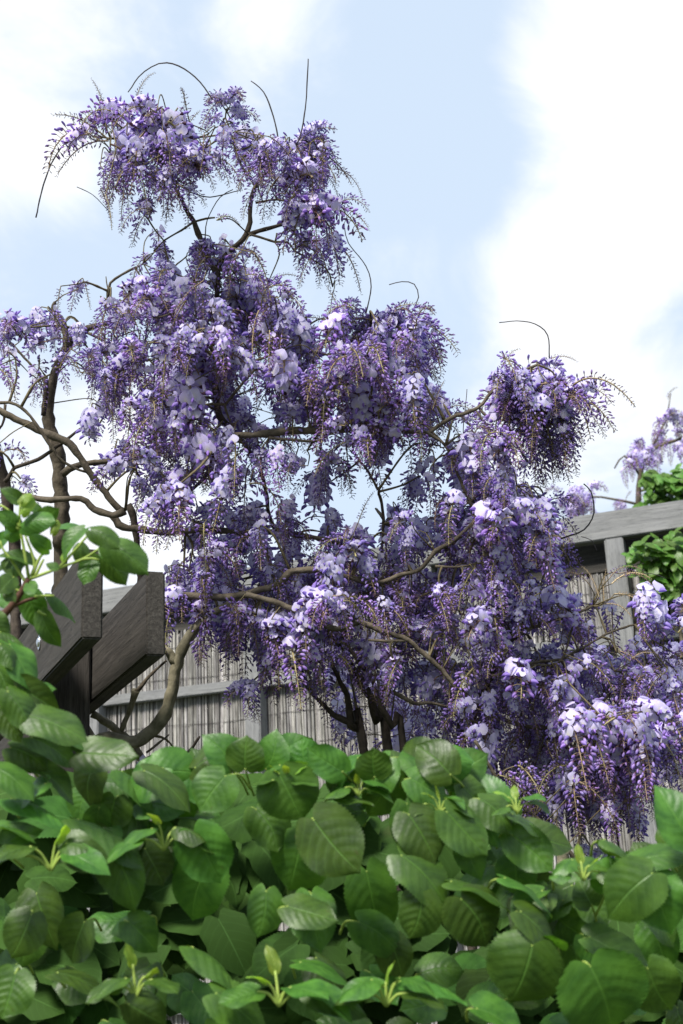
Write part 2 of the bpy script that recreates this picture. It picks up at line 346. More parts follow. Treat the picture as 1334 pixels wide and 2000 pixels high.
def lerp(a, b, t): t = np.asarray(t)[..., None]; return a * (1 - t) + b * t
def bud_piece(kind, r, lo=False):
    if kind == 'fat':
        V, Fc, y = revolve(.0150, [(0, .05), (.12, .13), (.38, .205), (.68, .225), (.9, .13), (1.0, .015)] if not lo else [(0, .08), (.4, .215), (.8, .2), (1.0, .015)], .06, 4 if lo else 6, .78)
        col = lerp(BUD * r.uniform(.85, 1.2), lerp(DEEP, LAV, r.uniform(0, .55)), np.clip(y * 1.2 - .1, 0, 1))
    elif kind == 'mid':
        V, Fc, y = revolve(.0115, [(0, .06), (.15, .15), (.5, .215), (.82, .16), (1.0, .015)] if not lo else [(0, .08), (.5, .22), (1.0, .015)], .06, 4 if lo else 5, .85)
        col = lerp(BUDD * r.uniform(.9, 1.3), BUD * r.uniform(.7, 1.1), y)
    else:
        V, Fc, y = revolve(.0075, [(0, .07), (.3, .2), (.7, .17), (1.0, .01)] if not lo else [(0, .08), (.5, .2), (1.0, .01)], .03, 4 if lo else 5, .9)
        col = lerp(DARKB * r.uniform(.8, 1.3), BUDD * r.uniform(.7, 1.2), y)
    calyx = y < .16
    col[calyx] = CAL * r.uniform(.8, 1.3)
    return V, Fc, col
def flower_piece(r, size=1.0, lo=False):
    tm = TM(); nu, nv = (4, 4) if lo else (7, 6)
    reflex = r.uniform(.5, 1.3); cup = r.uniform(-.5, 1.0); side = r.normal(0, .12)
    V = []; Cc = []
    tone = r.uniform(.9, 1.08); pal = r.uniform(0, .75)
    for i in range(nv):
        v = i / (nv - 1)
        hw = .0138 * (math.sin(math.pi * (.10 + .84 * v) ** .82)) ** .62
        for j in range(nu):
            u = -1 + 2 * j / (nu - 1)
            notch = .0016 * max(0, v - .8) * 5 * math.exp(-(u / .3) ** 2)
            z = .0225 * v * (1 - .16 * u * u * v) - notch; y = .002 - .0085 * reflex * v * v - .0042 * cup * u * u * math.sin(math.pi * v) + .0012 * math.sin(5 * u + 4 * v + side * 20) * v
            V.append((u * hw + side * .004 * v, y, z))
            e = np.exp(-((u / .30) ** 2 + ((v - .20) / .2) ** 2))
            c = lerp(LAV, PALE, pal * (1 - v * .3)) * tone
            c = lerp(c, VIO, .32 * np.clip(abs(u) * .7 + (v - .7) * .6, 0, 1)); c = lerp(c, YEL, .75 * e); Cc.append(c)
    Fc = []
    for i in range(nv - 1):
        for j in range(nu - 1):
            a = i * nu + j; Fc += [(a, a + 1, a + nu + 1), (a, a + nu + 1, a + nu)]
    tm.add(V, Fc, np.array(Cc))
    # two wings closed round the keel
    Vk, Fk, y = revolve(.0165, [(0, .07), (.2, .19), (.5, .26), (.78, .2), (1.0, .03)] if not lo else [(0, .1), (.3, .24), (.7, .23), (1.0, .03)], .10, 4 if lo else 6, .62, sag=-.12 - .2 * r.random())
    kc = lerp(lerp(VIO, LAV, r.uniform(.0, .45)), lerp(DEEP, VIO, r.uniform(0, .6)), y); tm.add(Vk, Fk, kc)
    if not lo:
      Vc, Fc2, y = revolve(.006, [(-.7, .12), (0.0, .5), (.6, .55)], 0, 6); tm.add(Vc, Fc2, CAL * r.uniform(.8, 1.3))
    V, Fc, Cc, _ = tm.arrays(); return V * size, Fc, Cc
def place(V, o, fwd, up, s=1.0):
    y = nvec(fwd); z = np.asarray(up, float); z = z - y * (z @ y)
    if np.linalg.norm(z) < 1e-4: z = np.array([1, 0, 0]) - y * y[0]
    z = nvec(z); x = np.cross(y, z); return V @ np.array([x, y, z]) * s + o
gF = np.random.default_rng(11)
FLOWERS = [flower_piece(gF) for _ in range(8)]
BUDS = {k: [bud_piece(k, gF) for _ in range(8)] for k in ('fat', 'mid', 'small')}
FLOWERS_LO = [flower_piece(gF, lo=True) for _ in range(8)]
BUDS_LO = {k: [bud_piece(k, gF, True) for _ in range(8)] for k in ('fat', 'mid', 'small')}
FLOWER_ME = [mesh_from('flower', V, Fc, Cc, PETAL) for V, Fc, Cc in FLOWERS]

def make_raceme(kind, elev, seed):
    r = np.random.default_rng(seed)
    Ln = {'full': .15, 'bud': .15, 'imm': .14, 'short': .085, 'tan': .12}[kind] * r.uniform(.92, 1.08)
    openf = {'full': r.uniform(.32, .6), 'bud': r.uniform(.04, .16), 'imm': 0, 'short': .7, 'tan': 0}[kind]
    droop = {'full': .55, 'bud': .5, 'imm': .3, 'short': .5, 'tan': .3}[kind] * r.uniform(.6, 1.3)
    n = 26; P = [np.zeros(3)]; d = np.array([math.cos(elev), 0, math.sin(elev)]); side = r.normal(0, .25)
    for i in range(n):
        s_ = (i + 1) / n
        d = nvec(d + np.array([0, side * .05, -droop * (.16 + .10 * s_)]) + r.normal(0, .018, 3)); P.append(P[-1] + d * Ln / n)
    P = np.array(P); T, A, B = frames(P)
    st = TM(); fl = TM(); bd = TM(); flist = []; lo = TM(); lst = TM()
    V, Fc = tube_arrays(P, np.linspace(.0021, .0008, len(P)), 5)
    rc = {'tan': TAN, 'imm': lerp(RACH, RACHP, r.uniform(0, .6))}.get(kind, lerp(RACH, RACHP, r.uniform(0, .8)))
    st.add(V, Fc, rc); Vl, Fl = tube_arrays(P[::4], np.linspace(.0021, .0009, len(P[::4])), 3, cap=False); lst.add(Vl, Fl, rc)
    N_ = int(Ln / {'full': .0027, 'bud': .0026, 'imm': .0027, 'short': .0030, 'tan': .0021}[kind]); down = np.array([0, 0, -1.0])
    for k in range(N_):
        s_ = .08 + .92 * (k + r.uniform(-.3, .3)) / N_; s_ = min(max(s_, .03), .995); f = s_ * n; i = int(f); p = P[i] * (1 - (f - i)) + P[min(i + 1, n)] * (f - i)
        ph = k * 2.39996 + r.normal(0, .25); rad = math.cos(ph) * A[i] + math.sin(ph) * B[i]
        if kind not in ('imm', 'tan') and rad[2] < -.2 and r.random() < .5: rad = rad * np.array([1, 1, -.4])
        pl = {'full': .021, 'bud': .0175, 'imm': .0085, 'short': .021, 'tan': .006}[kind] * (1 - .72 * s_ ** 1.6) * r.uniform(.75, 1.25)
        if kind in ('imm',): pl *= 1 - .3 * s_
        e = p + nvec(rad + T[i] * .25 + np.array([0, 0, .12])) * pl
        mid = (p + e) / 2 + np.array([0, 0, .12 * pl])
        pc_ = lerp(rc, CAL, r.uniform(.0, .5)); Vp, Fp = tube_arrays(np.array([p, mid, e]), .0007, 3, cap=False); st.add(Vp, Fp, pc_); lst.add(*tube_arrays(np.array([p, e]), .0006, 3, cap=False), pc_)
        if r.random() < .05: continue
        if s_ < openf * r.uniform(.8, 1.2):
            q = r.integers(len(FLOWERS)); fwd = nvec(rad + .25 * T[i] + np.array([0, 0, -.05]) + r.normal(0, .18, 3)); upv = np.array([0, 0, 1.0]) + r.normal(0, .2, 3) - rad * .25
            sc_ = r.uniform(.82, 1.1); flist.append((q, e, fwd, upv, sc_)); fl.add(place(FLOWERS[q][0], e, fwd, upv, sc_), FLOWERS[q][1], FLOWERS[q][2]); lo.add(place(FLOWERS_LO[q][0], e, fwd, upv, sc_), FLOWERS_LO[q][1], FLOWERS_LO[q][2])
        else:
            x = (s_ - openf) / (1.001 - openf)
            if kind == 'tan': bk, sc_ = 'small', r.uniform(.35, .6)
            elif kind == 'imm': bk, sc_ = ('mid', r.uniform(.7, .95)) if x < .3 else ('small', r.uniform(.95, 1.15) * (1.1 - .65 * x))
            elif x < .5: bk, sc_ = 'fat', r.uniform(.8, 1.12) * (1.06 - .35 * x)
            elif x < .8: bk, sc_ = 'mid', r.uniform(.9, 1.15) * (1.2 - .45 * x)
            else: bk, sc_ = 'small', r.uniform(.9, 1.2) * (1.5 - .8 * x)
            q = r.integers(8); V, Fc, Cc = BUDS[bk][q]
            fwd = nvec(rad * .75 + T[i] * .35 + down * (.38 if kind != 'imm' else .1) + r.normal(0, .2, 3))
            if kind == 'tan': Cc = np.tile(lerp(TAN, CAL, r.uniform(0, .5)), (len(V), 1))
            bd.add(place(V, e, fwd, (0, 0, 1), sc_), Fc, Cc); Vl, Fl, Cl = BUDS_LO[bk][q]; lo.add(place(Vl, e, fwd, (0, 0, 1), sc_), Fl, Cl if kind != 'tan' else np.tile(Cc[0], (len(Vl), 1)))
    mass = TM()
    for t_ in (fl, bd):
        if t_.V: V, Fc, Cc, _ = t_.arrays(); mass.add(V, Fc, Cc)
    S = st.arrays(); Mm = mass.arrays(); Bm = bd.arrays() if bd.V else None
    return dict(kind=kind, elev=elev, L=Ln, stem=S, mass=Mm, lo=lo.arrays(), lst=lst.arrays(), flist=flist, budarr=Bm,
                stem_me=mesh_from('raceme', S[0], S[1], S[2], STALK), mass_me=mesh_from('flower_mass', Mm[0], Mm[1], Mm[2], PETAL),
                bud_me=mesh_from('bud_mass', Bm[0], Bm[1], Bm[2], PETAL) if Bm else None)
VAR = []; sd_ = 100
for kind, elevs, reps in (('full', (-75, -45, -15, 20, 50), 3), ('bud', (-75, -45, -15, 20, 50), 3), ('imm', (-70, -20, 15, 50, 75), 2), ('short', (-60, 10, 60), 3), ('tan', (10, 45, 80), 2)):
    for e in elevs:
        for q in range(reps): VAR.append(make_raceme(kind, R_(e), sd_)); sd_ += 1
def pick_variant(kind, elev_deg, r):
    c = sorted([v for v in VAR if v['kind'] == kind], key=lambda v: abs(math.degrees(v['elev']) - elev_deg) + r.uniform(0, 12)); return c[0]

# ------------------------------------------------------------------ wisteria: branches
T0 = 2.8
base = at(740, 1470, 2.95); base[2] = 0
wis = empty('wisteria', (base[0], base[1], 0), 'sprawling wisteria with lilac and violet flowers on twisted branches before the reed fence', 'wisteria')
IW = off(wis); BRPTS = []
def branch(px, w, t=T0, mat=BARK, name='branch', parent=wis, Ioff=None, bumps=.10, wob=.003, keep=True, sides=9):
    """px: list of (x, y[, depth offset]); w: widths in pixels (single or first/last)."""
    t = t if isinstance(t, (tuple, list)) else (t, t)
    n = len(px); W = np.interp(np.arange(n), np.linspace(0, n - 1, len(w)), w) if isinstance(w, (tuple, list)) else np.full(n, w)
    P = []
    for k, q in enumerate(px):
        tk = t[0] + (t[1] - t[0]) * k / (n - 1) + (q[2] if len(q) > 2 else 0)
        P.append([*at(q[0], q[1], tk), W[k] * .5 * tk / FPX])
    Q = catmull(np.array(P), .012); r = np.abs(Q[:, 3]); Q = Q[:, :3]
    sdv = abs(hash((round(px[0][0]), round(px[0][1])))) % 9999; gg = np.random.default_rng(sdv)
    k = gg.normal(0, 1, (len(Q), 3)); k = np.apply_along_axis(lambda c: np.convolve(np.pad(c, 2, 'edge'), np.ones(5) / 5, 'valid'), 0, k); k[0] = k[-1] = 0
    Q = Q + k * np.minimum(wob, r * .8)[:, None]
    knots = 1 + .22 * (gg.random(len(Q)) < .09) + .05 * gg.normal(0, 1, len(Q))
    if len(Q) > 8: knots = np.convolve(np.pad(knots, 1, 'edge'), [.25, .5, .25], 'valid')
    V, Fc = tube_arrays(Q, r * knots, sides, bumps, sdv)
    if keep: BRPTS.extend([(*q, rr) for q, rr in zip(Q, r)])
    return link(name, mesh_from(name, V, Fc, None, mat), parent, IW if Ioff is None else Ioff)
def ground_px(x, y, t):          # a pixel column carried to the ground below
    p = at(x, y, t); return p
# trunks that rise out of the ground behind the leaves
def trunk(px, w, t, mat=BARK_DARK, fw=.5):
    P0 = at(px[0][0], px[0][1], t); foot = base + np.array([(P0[0] - base[0]) * fw, (P0[1] - base[1]) * fw, 0])
    n = len(px); W = np.interp(np.arange(n), np.linspace(0, n - 1, len(w)), w)
    P = [[*foot, W[0] * .8 * t / FPX], [*(foot * .55 + P0 * .45 + np.array([.03, .02, 0])), W[0] * .6 * t / FPX]]
    for k, q in enumerate(px): P.append([*at(q[0], q[1], t + (q[2] if len(q) > 2 else 0)), W[k] * .5 * t / FPX])
    Q = catmull(np.array(P), .015); gg = np.random.default_rng(int(px[0][0])); V, Fc = tube_arrays(Q[:, :3], np.abs(Q[:, 3]) * (1 + .06 * gg.normal(0, 1, len(Q))), 10, .09, int(px[0][0]))
    BRPTS.extend([tuple(q) for q in Q[len(Q) // 3:]])
    return link('trunk', mesh_from('trunk', V, Fc, None, mat), wis, IW)
trunk([(709, 1454), (693, 1428), (681, 1411), (654, 1397), (630, 1375), (600, 1340), (585, 1290)], (18, 14, 9, 6), 2.85)
trunk([(757, 1464), (736, 1409), (724, 1363), (700, 1325), (681, 1296), (669, 1279), (650, 1240), (631, 1190), (628, 1120)], (18, 17, 13, 10), 2.85)
trunk([(789, 1476), (767, 1420), (741, 1375), (736, 1358), (728, 1330)], (14, 11, 8), 2.8)
trunk([(901, 1459), (916, 1420), (935, 1370), (960, 1320), (990, 1260), (1023, 1235)], (17, 13, 8), 2.85)
trunk([(140, 1480), (180, 1446), (225, 1443), (265, 1449), (300, 1425), (322, 1394), (337, 1342), (342, 1308), (351, 1283), (362, 1257), (379, 1228), (402, 1206), (440, 1185), (480, 1162)], (25, 25, 26, 25, 21, 18, 12), 2.75, BARK_OLD, .96)
trunk([(118, 1140), (120, 1060), (121, 990), (119, 971), (111, 877), (94, 818), (106, 734), (131, 677), (163, 647), (186, 637), (272, 620), (330, 600)], (30, 30, 28, 24, 18, 16, 8, 4), 3.0, BARK, 1.0)
trunk([(30, 1120), (20, 1030), (10, 950), (-5, 890), (-30, 820)], (22, 22, 20), 2.9, BARK_DARK, 1.0)
B = branch
B([(686, 1420), (684, 1387), (678, 1356), (666, 1334), (650, 1300)], (15, 12, 7), 2.85, BARK_DARK)
B([(743, 1341), (774, 1356), (808, 1373), (832, 1375), (870, 1380)], (9, 6), 2.72)
B([(714, 1310), (693, 1281), (681, 1265), (668, 1230)], (10, 7), 2.78, BARK_DARK)
B([(927, 1446), (968, 1518), (1009, 1564), (1096, 1641), (1130, 1690)], (7, 7, 8), 2.6)
B([(1096, 1760), (1098, 1705), (1101, 1655)], (30, 28, 27), 2.55, BARK_OLD, 'cut_stump')
B([(290, 1252, .1), (314, 1268), (331, 1274), (344, 1300)], (17, 17, 20), 2.75, BARK_OLD)
B([(180, 1394), (217, 1417), (241, 1440), (262, 1459), (280, 1490)], (15, 16, 15), 2.85, BARK_OLD)
B([(236, 1430), (257, 1377), (265, 1348)], (9, 11, 17), 2.85, BARK_OLD)
B([(265, 1352), (280, 1334), (300, 1311), (325, 1290)], (12, 7, 4), 2.85)
B([(275, 1490), (291, 1479), (328, 1468), (368, 1468), (385, 1445), (390, 1438)], (9, 6, 4), 2.7, BARK_DARK)
B([(340, 1478), (360, 1475), (392, 1472)], (5, 4), 2.7, BARK); B([(355, 1470), (372, 1490), (390, 1478)], (5, 3), 2.7, BARK_DARK); B([(286, 1470), (310, 1450), (330, 1435)], (5, 3), 2.7)
B([(131, 677), (124, 630), (101, 605), (108, 590)], (13, 10, 6), 2.95)
B([(84, 812), (87, 780), (89, 734)], (11, 10), 2.93, BARK_DARK)
B([(-10, 797), (40, 823), (84, 843), (139, 867), (171, 917), (213, 971), (240, 1000)], (14, 15, 13, 13), 2.8)
B([(-10, 787), (30, 790), (74, 833), (104, 877), (124, 902), (168, 922)], (7, 6, 5), 2.75)
B([(10, 942), (30, 912), (74, 897), (119, 867), (158, 838), (180, 842)], (8, 7, 4), 2.82, BARK_DARK)
B([(121, 927), (148, 912), (208, 902), (247, 892), (300, 880)], (13, 10, 5), 2.9)
B([(30, 962), (89, 975), (158, 973), (183, 995), (218, 1006), (244, 998)], (10, 12, 14), 2.75)
B([(218, 1006), (240, 1030), (277, 1035), (330, 1040), (410, 1035), (475, 1040), (544, 1038), (594, 1048), (658, 1060), (700, 1085)], (14, 13, 12, 8), 2.8)
B([(250, 985), (258, 1009), (262, 1042), (273, 1106), (276, 1170)], (12, 14, 15), 2.85, BARK_DARK)
B([(420, 640), (415, 700), (421, 763), (430, 812), (460, 847), (435, 880), (400, 930), (372, 960)], (9, 12, 13, 10, 5), 2.85, BARK_DARK)
B([(430, 848), (495, 850), (559, 842), (633, 842), (700, 840), (760, 846), (831, 846), (870, 870)], (12, 14, 10, 8, 6), 2.68)
B([(525, 855), (608, 862), (640, 850)], (6, 5), 2.66); B([(440, 719), (495, 706), (540, 690)], (8, 4), 2.7); B([(440, 790), (480, 738), (500, 720)], (6, 4), 2.75)
B([(460, 847), (500, 900), (520, 960), (530, 1020), (560, 1070), (540, 1110)], (9, 6), 2.95, BARK_DARK)
B([(420, 640), (425, 560), (420, 530), (405, 507), (393, 467), (379, 433), (360, 400), (330, 340), (300, 290)], (10, 12, 11, 8, 5), 2.8, BARK_DARK)
B([(425, 540), (436, 502), (481, 459), (490, 399), (499, 365), (520, 335), (545, 295), (560, 285), (610, 275)], (10, 9, 8, 4), 2.8, BARK_DARK)
B([(481, 459), (530, 445), (570, 428), (604, 410), (640, 405)], (9, 7, 4), 2.8, BARK_DARK)
B([(484, 456), (536, 473), (561, 473), (575, 490)], (5, 4), 2.78); B([(499, 396), (541, 390), (570, 395)], (5, 3), 2.8); B([(538, 472), (541, 455)], (4, 4), 2.78)
B([(499, 365), (470, 320), (450, 260), (440, 230)], (6, 3), 2.82); B([(330, 340), (270, 280), (216, 271), (177, 265)], (6, 4, 3), 2.8); B([(379, 433), (355, 450), (320, 470)], (5, 3), 2.8)
B([(171, 650), (205, 668), (240, 690), (280, 700)], (6, 4), 2.9); B([(205, 585), (211, 581), (217, 553), (251, 530), (280, 515)], (4, 6, 5, 3), 2.9); B([(212, 575), (207, 540)], (3, 2), 2.9)
B([(831, 846), (881, 816), (936, 794), (969, 758), (1010, 730), (1050, 712)], (8, 7, 5), 2.7)
B([(936, 797), (958, 819), (1002, 819), (1040, 815)], (5, 4), 2.7); B([(930, 802), (974, 863), (1002, 912), (1010, 950)], (4, 3), 2.68); B([(955, 790), (980, 780), (1010, 790)], (4, 2), 2.7)
B([(270, 1155), (317, 1165), (368, 1165), (432, 1167), (495, 1155), (544, 1143), (568, 1118), (631, 1113), (685, 1130), (734, 1140), (787, 1121), (817, 1113), (850, 1077), (885, 1058), (931, 1012), (965, 978)], (13, 14, 13, 11, 9, 8, 7), 2.65)
B([(480, 1160), (529, 1172), (573, 1189), (612, 1211), (660, 1228), (704, 1216), (748, 1235), (797, 1252), (836, 1284), (870, 1316), (890, 1345)], (12, 11, 10, 9, 8), 2.6)
B([(719, 1250), (755, 1253), (792, 1252)], (5, 6), 2.6); B([(520, 1075), (530, 1110), (545, 1143)], (6, 8), 2.75); B([(560, 1150), (590, 1180), (600, 1230)], (8, 4), 2.85, BARK_DARK)
B([(977, 1254), (1023, 1235), (1089, 1212), (1158, 1183)], (8, 6, 5), 2.7); B([(1040, 1300), (1096, 1289), (1123, 1200)], (5, 4), 2.68); B([(960, 1320), (1042, 1297), (1096, 1289), (1131, 1270), (1196, 1235), (1240, 1220)], (7, 5, 4), 2.75)
B([(850, 1106), (892, 1106), (940, 1100)], (5, 4), 2.65); B([(740, 955), (745, 975), (748, 1010), (747, 1060), (735, 1140)], (5, 6, 6), 2.85, BARK_DARK); B([(700, 840), (690, 880), (720, 920), (742, 960)], (5, 5), 2.85)
B([(870, 870), (900, 940), (931, 1012)], (6, 6), 2.75); B([(633, 842), (640, 760), (660, 700), (700, 660), (740, 640)], (8, 6, 4), 2.82); B([(600, 690), (560, 680), (520, 660)], (5, 3), 2.8); B([(660, 700), (625, 690), (590, 685)], (5, 4), 2.78)
B([(870, 1316), (940, 1380), (1040, 1420), (1140, 1410), (1220, 1400), (1300, 1420)], (9, 8, 5), 2.75); B([(1140, 1410), (1200, 1350), (1280, 1300), (1340, 1290)], (6, 4), 2.85)
B([(-10, 640), (40, 690), (84, 740), (98, 800)], (4, 6), 3.0); B([(-20, 850), (5, 830), (10, 790)], (5, 5), 2.9, BARK_DARK)
for pts, ww in (([(415, 195), (390, 160), (360, 135), (325, 122), (295, 130), (270, 150), (250, 180)], 3.0), ([(545, 290), (540, 255), (530, 215), (515, 180), (490, 158)], 3.2), ([(565, 300), (585, 270), (597, 200), (602, 115)], 3.2),
                ([(715, 612), (725, 560), (715, 520), (680, 475), (673, 445)], 2.6), ([(795, 640), (805, 610), (818, 580), (810, 555), (785, 550), (760, 556)], 2.6), ([(1073, 700), (1070, 655), (1045, 633), (1010, 627), (975, 630)], 2.6),
                ([(70, 425), (85, 360), (105, 310), (130, 275), (160, 262)], 3.0), ([(1095, 1052), (1140, 1035), (1160, 1000), (1155, 960), (1140, 945)], 3.4), ([(920, 945), (905, 850), (912, 760)], 2.2), ([(370, 375), (410, 385), (470, 372)], 2.6),
                ([(400, 470), (405, 430), (430, 385), (455, 370)], 2.4), ([(1300, 1130), (1270, 1120), (1210, 1128)], 1.6), ([(1200, 1230), (1220, 1190), (1250, 1180), (1268, 1188)], 2.4), ([(150, 365), (180, 380), (210, 410)], 1.8), ([(1165, 1075), (1155, 1055), (1135, 1048)], 2)):
    B(pts, (ww, ww * .7), 2.75, TENDRIL, 'tendril', bumps=.05, wob=.001, keep=False, sides=5)

# ------------------------------------------------------------------ wisteria: racemes
BRA = np.array(BRPTS)
RAC = []        # (variant, matrix4x4 np, screen size key)
gR = np.random.default_rng(21); TW = TM()
def twig(a, b, w0, w1, r):
    m = (a + b) / 2 + r.normal(0, .10, 3) * np.linalg.norm(b - a) + np.array([0, 0, .10 * np.linalg.norm(b - a)])
    Q = catmull(np.array([a, m, b]), .012); V, Fc = tube_arrays(Q, np.linspace(w0, w1, len(Q)), 5, .1, int(r.integers(999))); TW.add(V, Fc, (0, 0, 0))
def add_raceme(p, az, kind, elev, Lpx, t, r, hero=False, twig_from=None):
    v = pick_variant(kind, elev, r); sc_ = np.clip(Lpx * .84 * t / FPX / v['L'], .6, 1.22)
    ca, sa = math.cos(az), math.sin(az); tl = r.normal(0, .07, 2)
    M = (Matrix.Translation(Vector(p)) @ Matrix.Rotation(az, 4, 'Z') @ Matrix.Rotation(tl[0], 4, 'X') @ Matrix.Rotation(tl[1], 4, 'Y') @ Matrix.Diagonal((sc_, sc_, sc_, 1)))
    RAC.append(dict(v=v, M=M, hero=hero, key=-t))
    if twig_from is not None: twig(np.asarray(twig_from), np.asarray(p), .0016, .0011, r)
MIX = {'f': [('full', .62), ('bud', .26), ('short', .12)], 'm': [('full', .36), ('bud', .46), ('short', .08), ('imm', .10)], 'b': [('full', .15), ('bud', .68), ('imm', .17)], 'i': [('imm', .8), ('bud', .2)], 't': [('tan', 1.0)]}
def pick_kind(mix, r):
    k = MIX[mix]; return k[r.choice(len(k), p=[x[1] for x in k])][0]
def hang(x, y, rx, ry, n, Lpx, mix='m', t=T0, dt=.22, hero=False, elevs=(-80, 45)):
    r = gR
    ctr = at(x, y, t)
    d = np.linalg.norm(BRA[:, :3] - ctr, axis=1); j = d.argmin()
    if .03 < d[j] < .6: twig(BRA[j, :3], ctr, min(.0035, BRA[j, 3]), .0018, r)
    for k in range(n):
        a, q = r.uniform(0, 2 * np.pi), math.sqrt(r.random()); tt = t + r.uniform(-dt, dt)
        xx, yy = x + rx * q * math.cos(a), y + ry * q * math.sin(a)
        p = at(xx, yy, tt)
        dd = np.linalg.norm(BRA[:, :3] - p, axis=1); jj = dd.argmin()
        src = BRA[jj, :3] if dd[jj] < min(.16, np.linalg.norm(ctr - p)) else ctr
        add_raceme(p, r.uniform(0, 2 * np.pi), pick_kind(mix, r), r.uniform(*elevs), Lpx * r.uniform(.78, 1.2), tt, r, hero, src if np.linalg.norm(src - p) < .3 else None)
def fountain(x, y, n, Lpx, mix='f', t=T0, spread=22, hero=False, elevs=(0, 65), azs=None):
    r = gR; ctr = at(x, y, t); d = np.linalg.norm(BRA[:, :3] - ctr, axis=1); j = d.argmin()
    if .02 < d[j] < .6: twig(BRA[j, :3], ctr, min(.004, BRA[j, 3]), .002, r)
    for k in range(n):
        az = (2 * np.pi * k / n + r.normal(0, .25)) if azs is None else azs[k % len(azs)] + r.normal(0, .2)
        p = ctr + r.normal(0, spread * t / FPX * .6, 3)
        add_raceme(p, az, pick_kind(mix, r), r.uniform(*elevs), Lpx * r.uniform(.8, 1.18), t, r, hero, ctr)
def single(x, y, x2, y2, Lpx, kind, t=T0, hero=False, toward=None):
    """a raceme that leaves (x, y) heading for (x2, y2)"""
    dx, dy = x2 - x, y - y2; el = math.degrees(math.atan2(dy, abs(dx) + 1e-6)); az = 0 if dx >= 0 else math.pi
    p = at(x, y, t); d = np.linalg.norm(BRA[:, :3] - p, axis=1); j = d.argmin()
    add_raceme(p, az + gR.normal(0, .15), kind, el + (12 if kind == 'imm' else 25), Lpx, t, gR, hero, BRA[j, :3] if .008 < d[j] < .4 else None)
# top of the plant
fountain(285, 265, 9, 150, 'f', 2.75, 26, True); hang(285, 275, 70, 40, 8, 130, 'm', 2.8, .12); hang(350, 320, 25, 18, 4, 120, 'f', 2.68, .05, True); hang(345, 370, 25, 25, 4, 110, 'b', 2.75)
hang(250, 340, 40, 30, 5, 120, 'b'); hang(225, 370, 30, 20, 3, 90, 'i', elevs=(-70, -20)); hang(380, 270, 30, 30, 4, 120, 'b'); hang(215, 230, 22, 22, 3, 80, 'm')
single(212, 272, 95, 180, 150, 'imm', 2.75); single(212, 275, 60, 262, 165, 'imm', 2.75); single(178, 262, 150, 250, 175, 'bud', 2.72); single(172, 262, 140, 262, 75, 'short', 2.7, True); single(265, 198, 285, 140, 62, 'imm'); single(205, 215, 190, 178, 50, 'imm')
single(360, 262, 368, 205, 70, 'imm'); single(335, 262, 345, 215, 60, 'imm')
fountain(443, 218, 5, 85, 'f', 2.78, 18); hang(455, 240, 25, 20, 4, 90, 'm'); hang(500, 275, 35, 25, 6, 100, 'm'); hang(520, 330, 35, 25, 6, 100, 'b'); hang(485, 300, 20, 20, 3, 80, 'f')
fountain(600, 295, 8, 120, 'm', 2.78, 26); hang(580, 345, 45, 25, 7, 105, 'm'); hang(625, 320, 35, 20, 5, 100, 'b'); single(570, 285, 640, 245, 85, 'imm'); single(625, 300, 700, 330, 120, 'imm'); single(640, 405, 737, 372, 125, 'imm', 2.76); single(655, 405, 730, 380, 90, 'bud', 2.78); single(660, 330, 715, 370, 90, 'imm')
hang(612, 415, 36, 28, 8, 150, 'f', 2.72, .1, True); hang(625, 470, 35, 25, 5, 130, 'm', 2.78); hang(600, 480, 30, 20, 3, 120, 'b'); single(520, 560, 560, 520, 90, 'imm'); hang(650, 560, 12, 10, 1, 100, 'i', elevs=(-85, -70))
hang(290, 430, 30, 25, 4, 110, 'b'); hang(300, 490, 30, 25, 3, 90, 'b'); hang(420, 425, 12, 10, 1, 60, 'i'); single(470, 530, 500, 470, 80, 'imm'); single(500, 590, 545, 545, 80, 'imm')
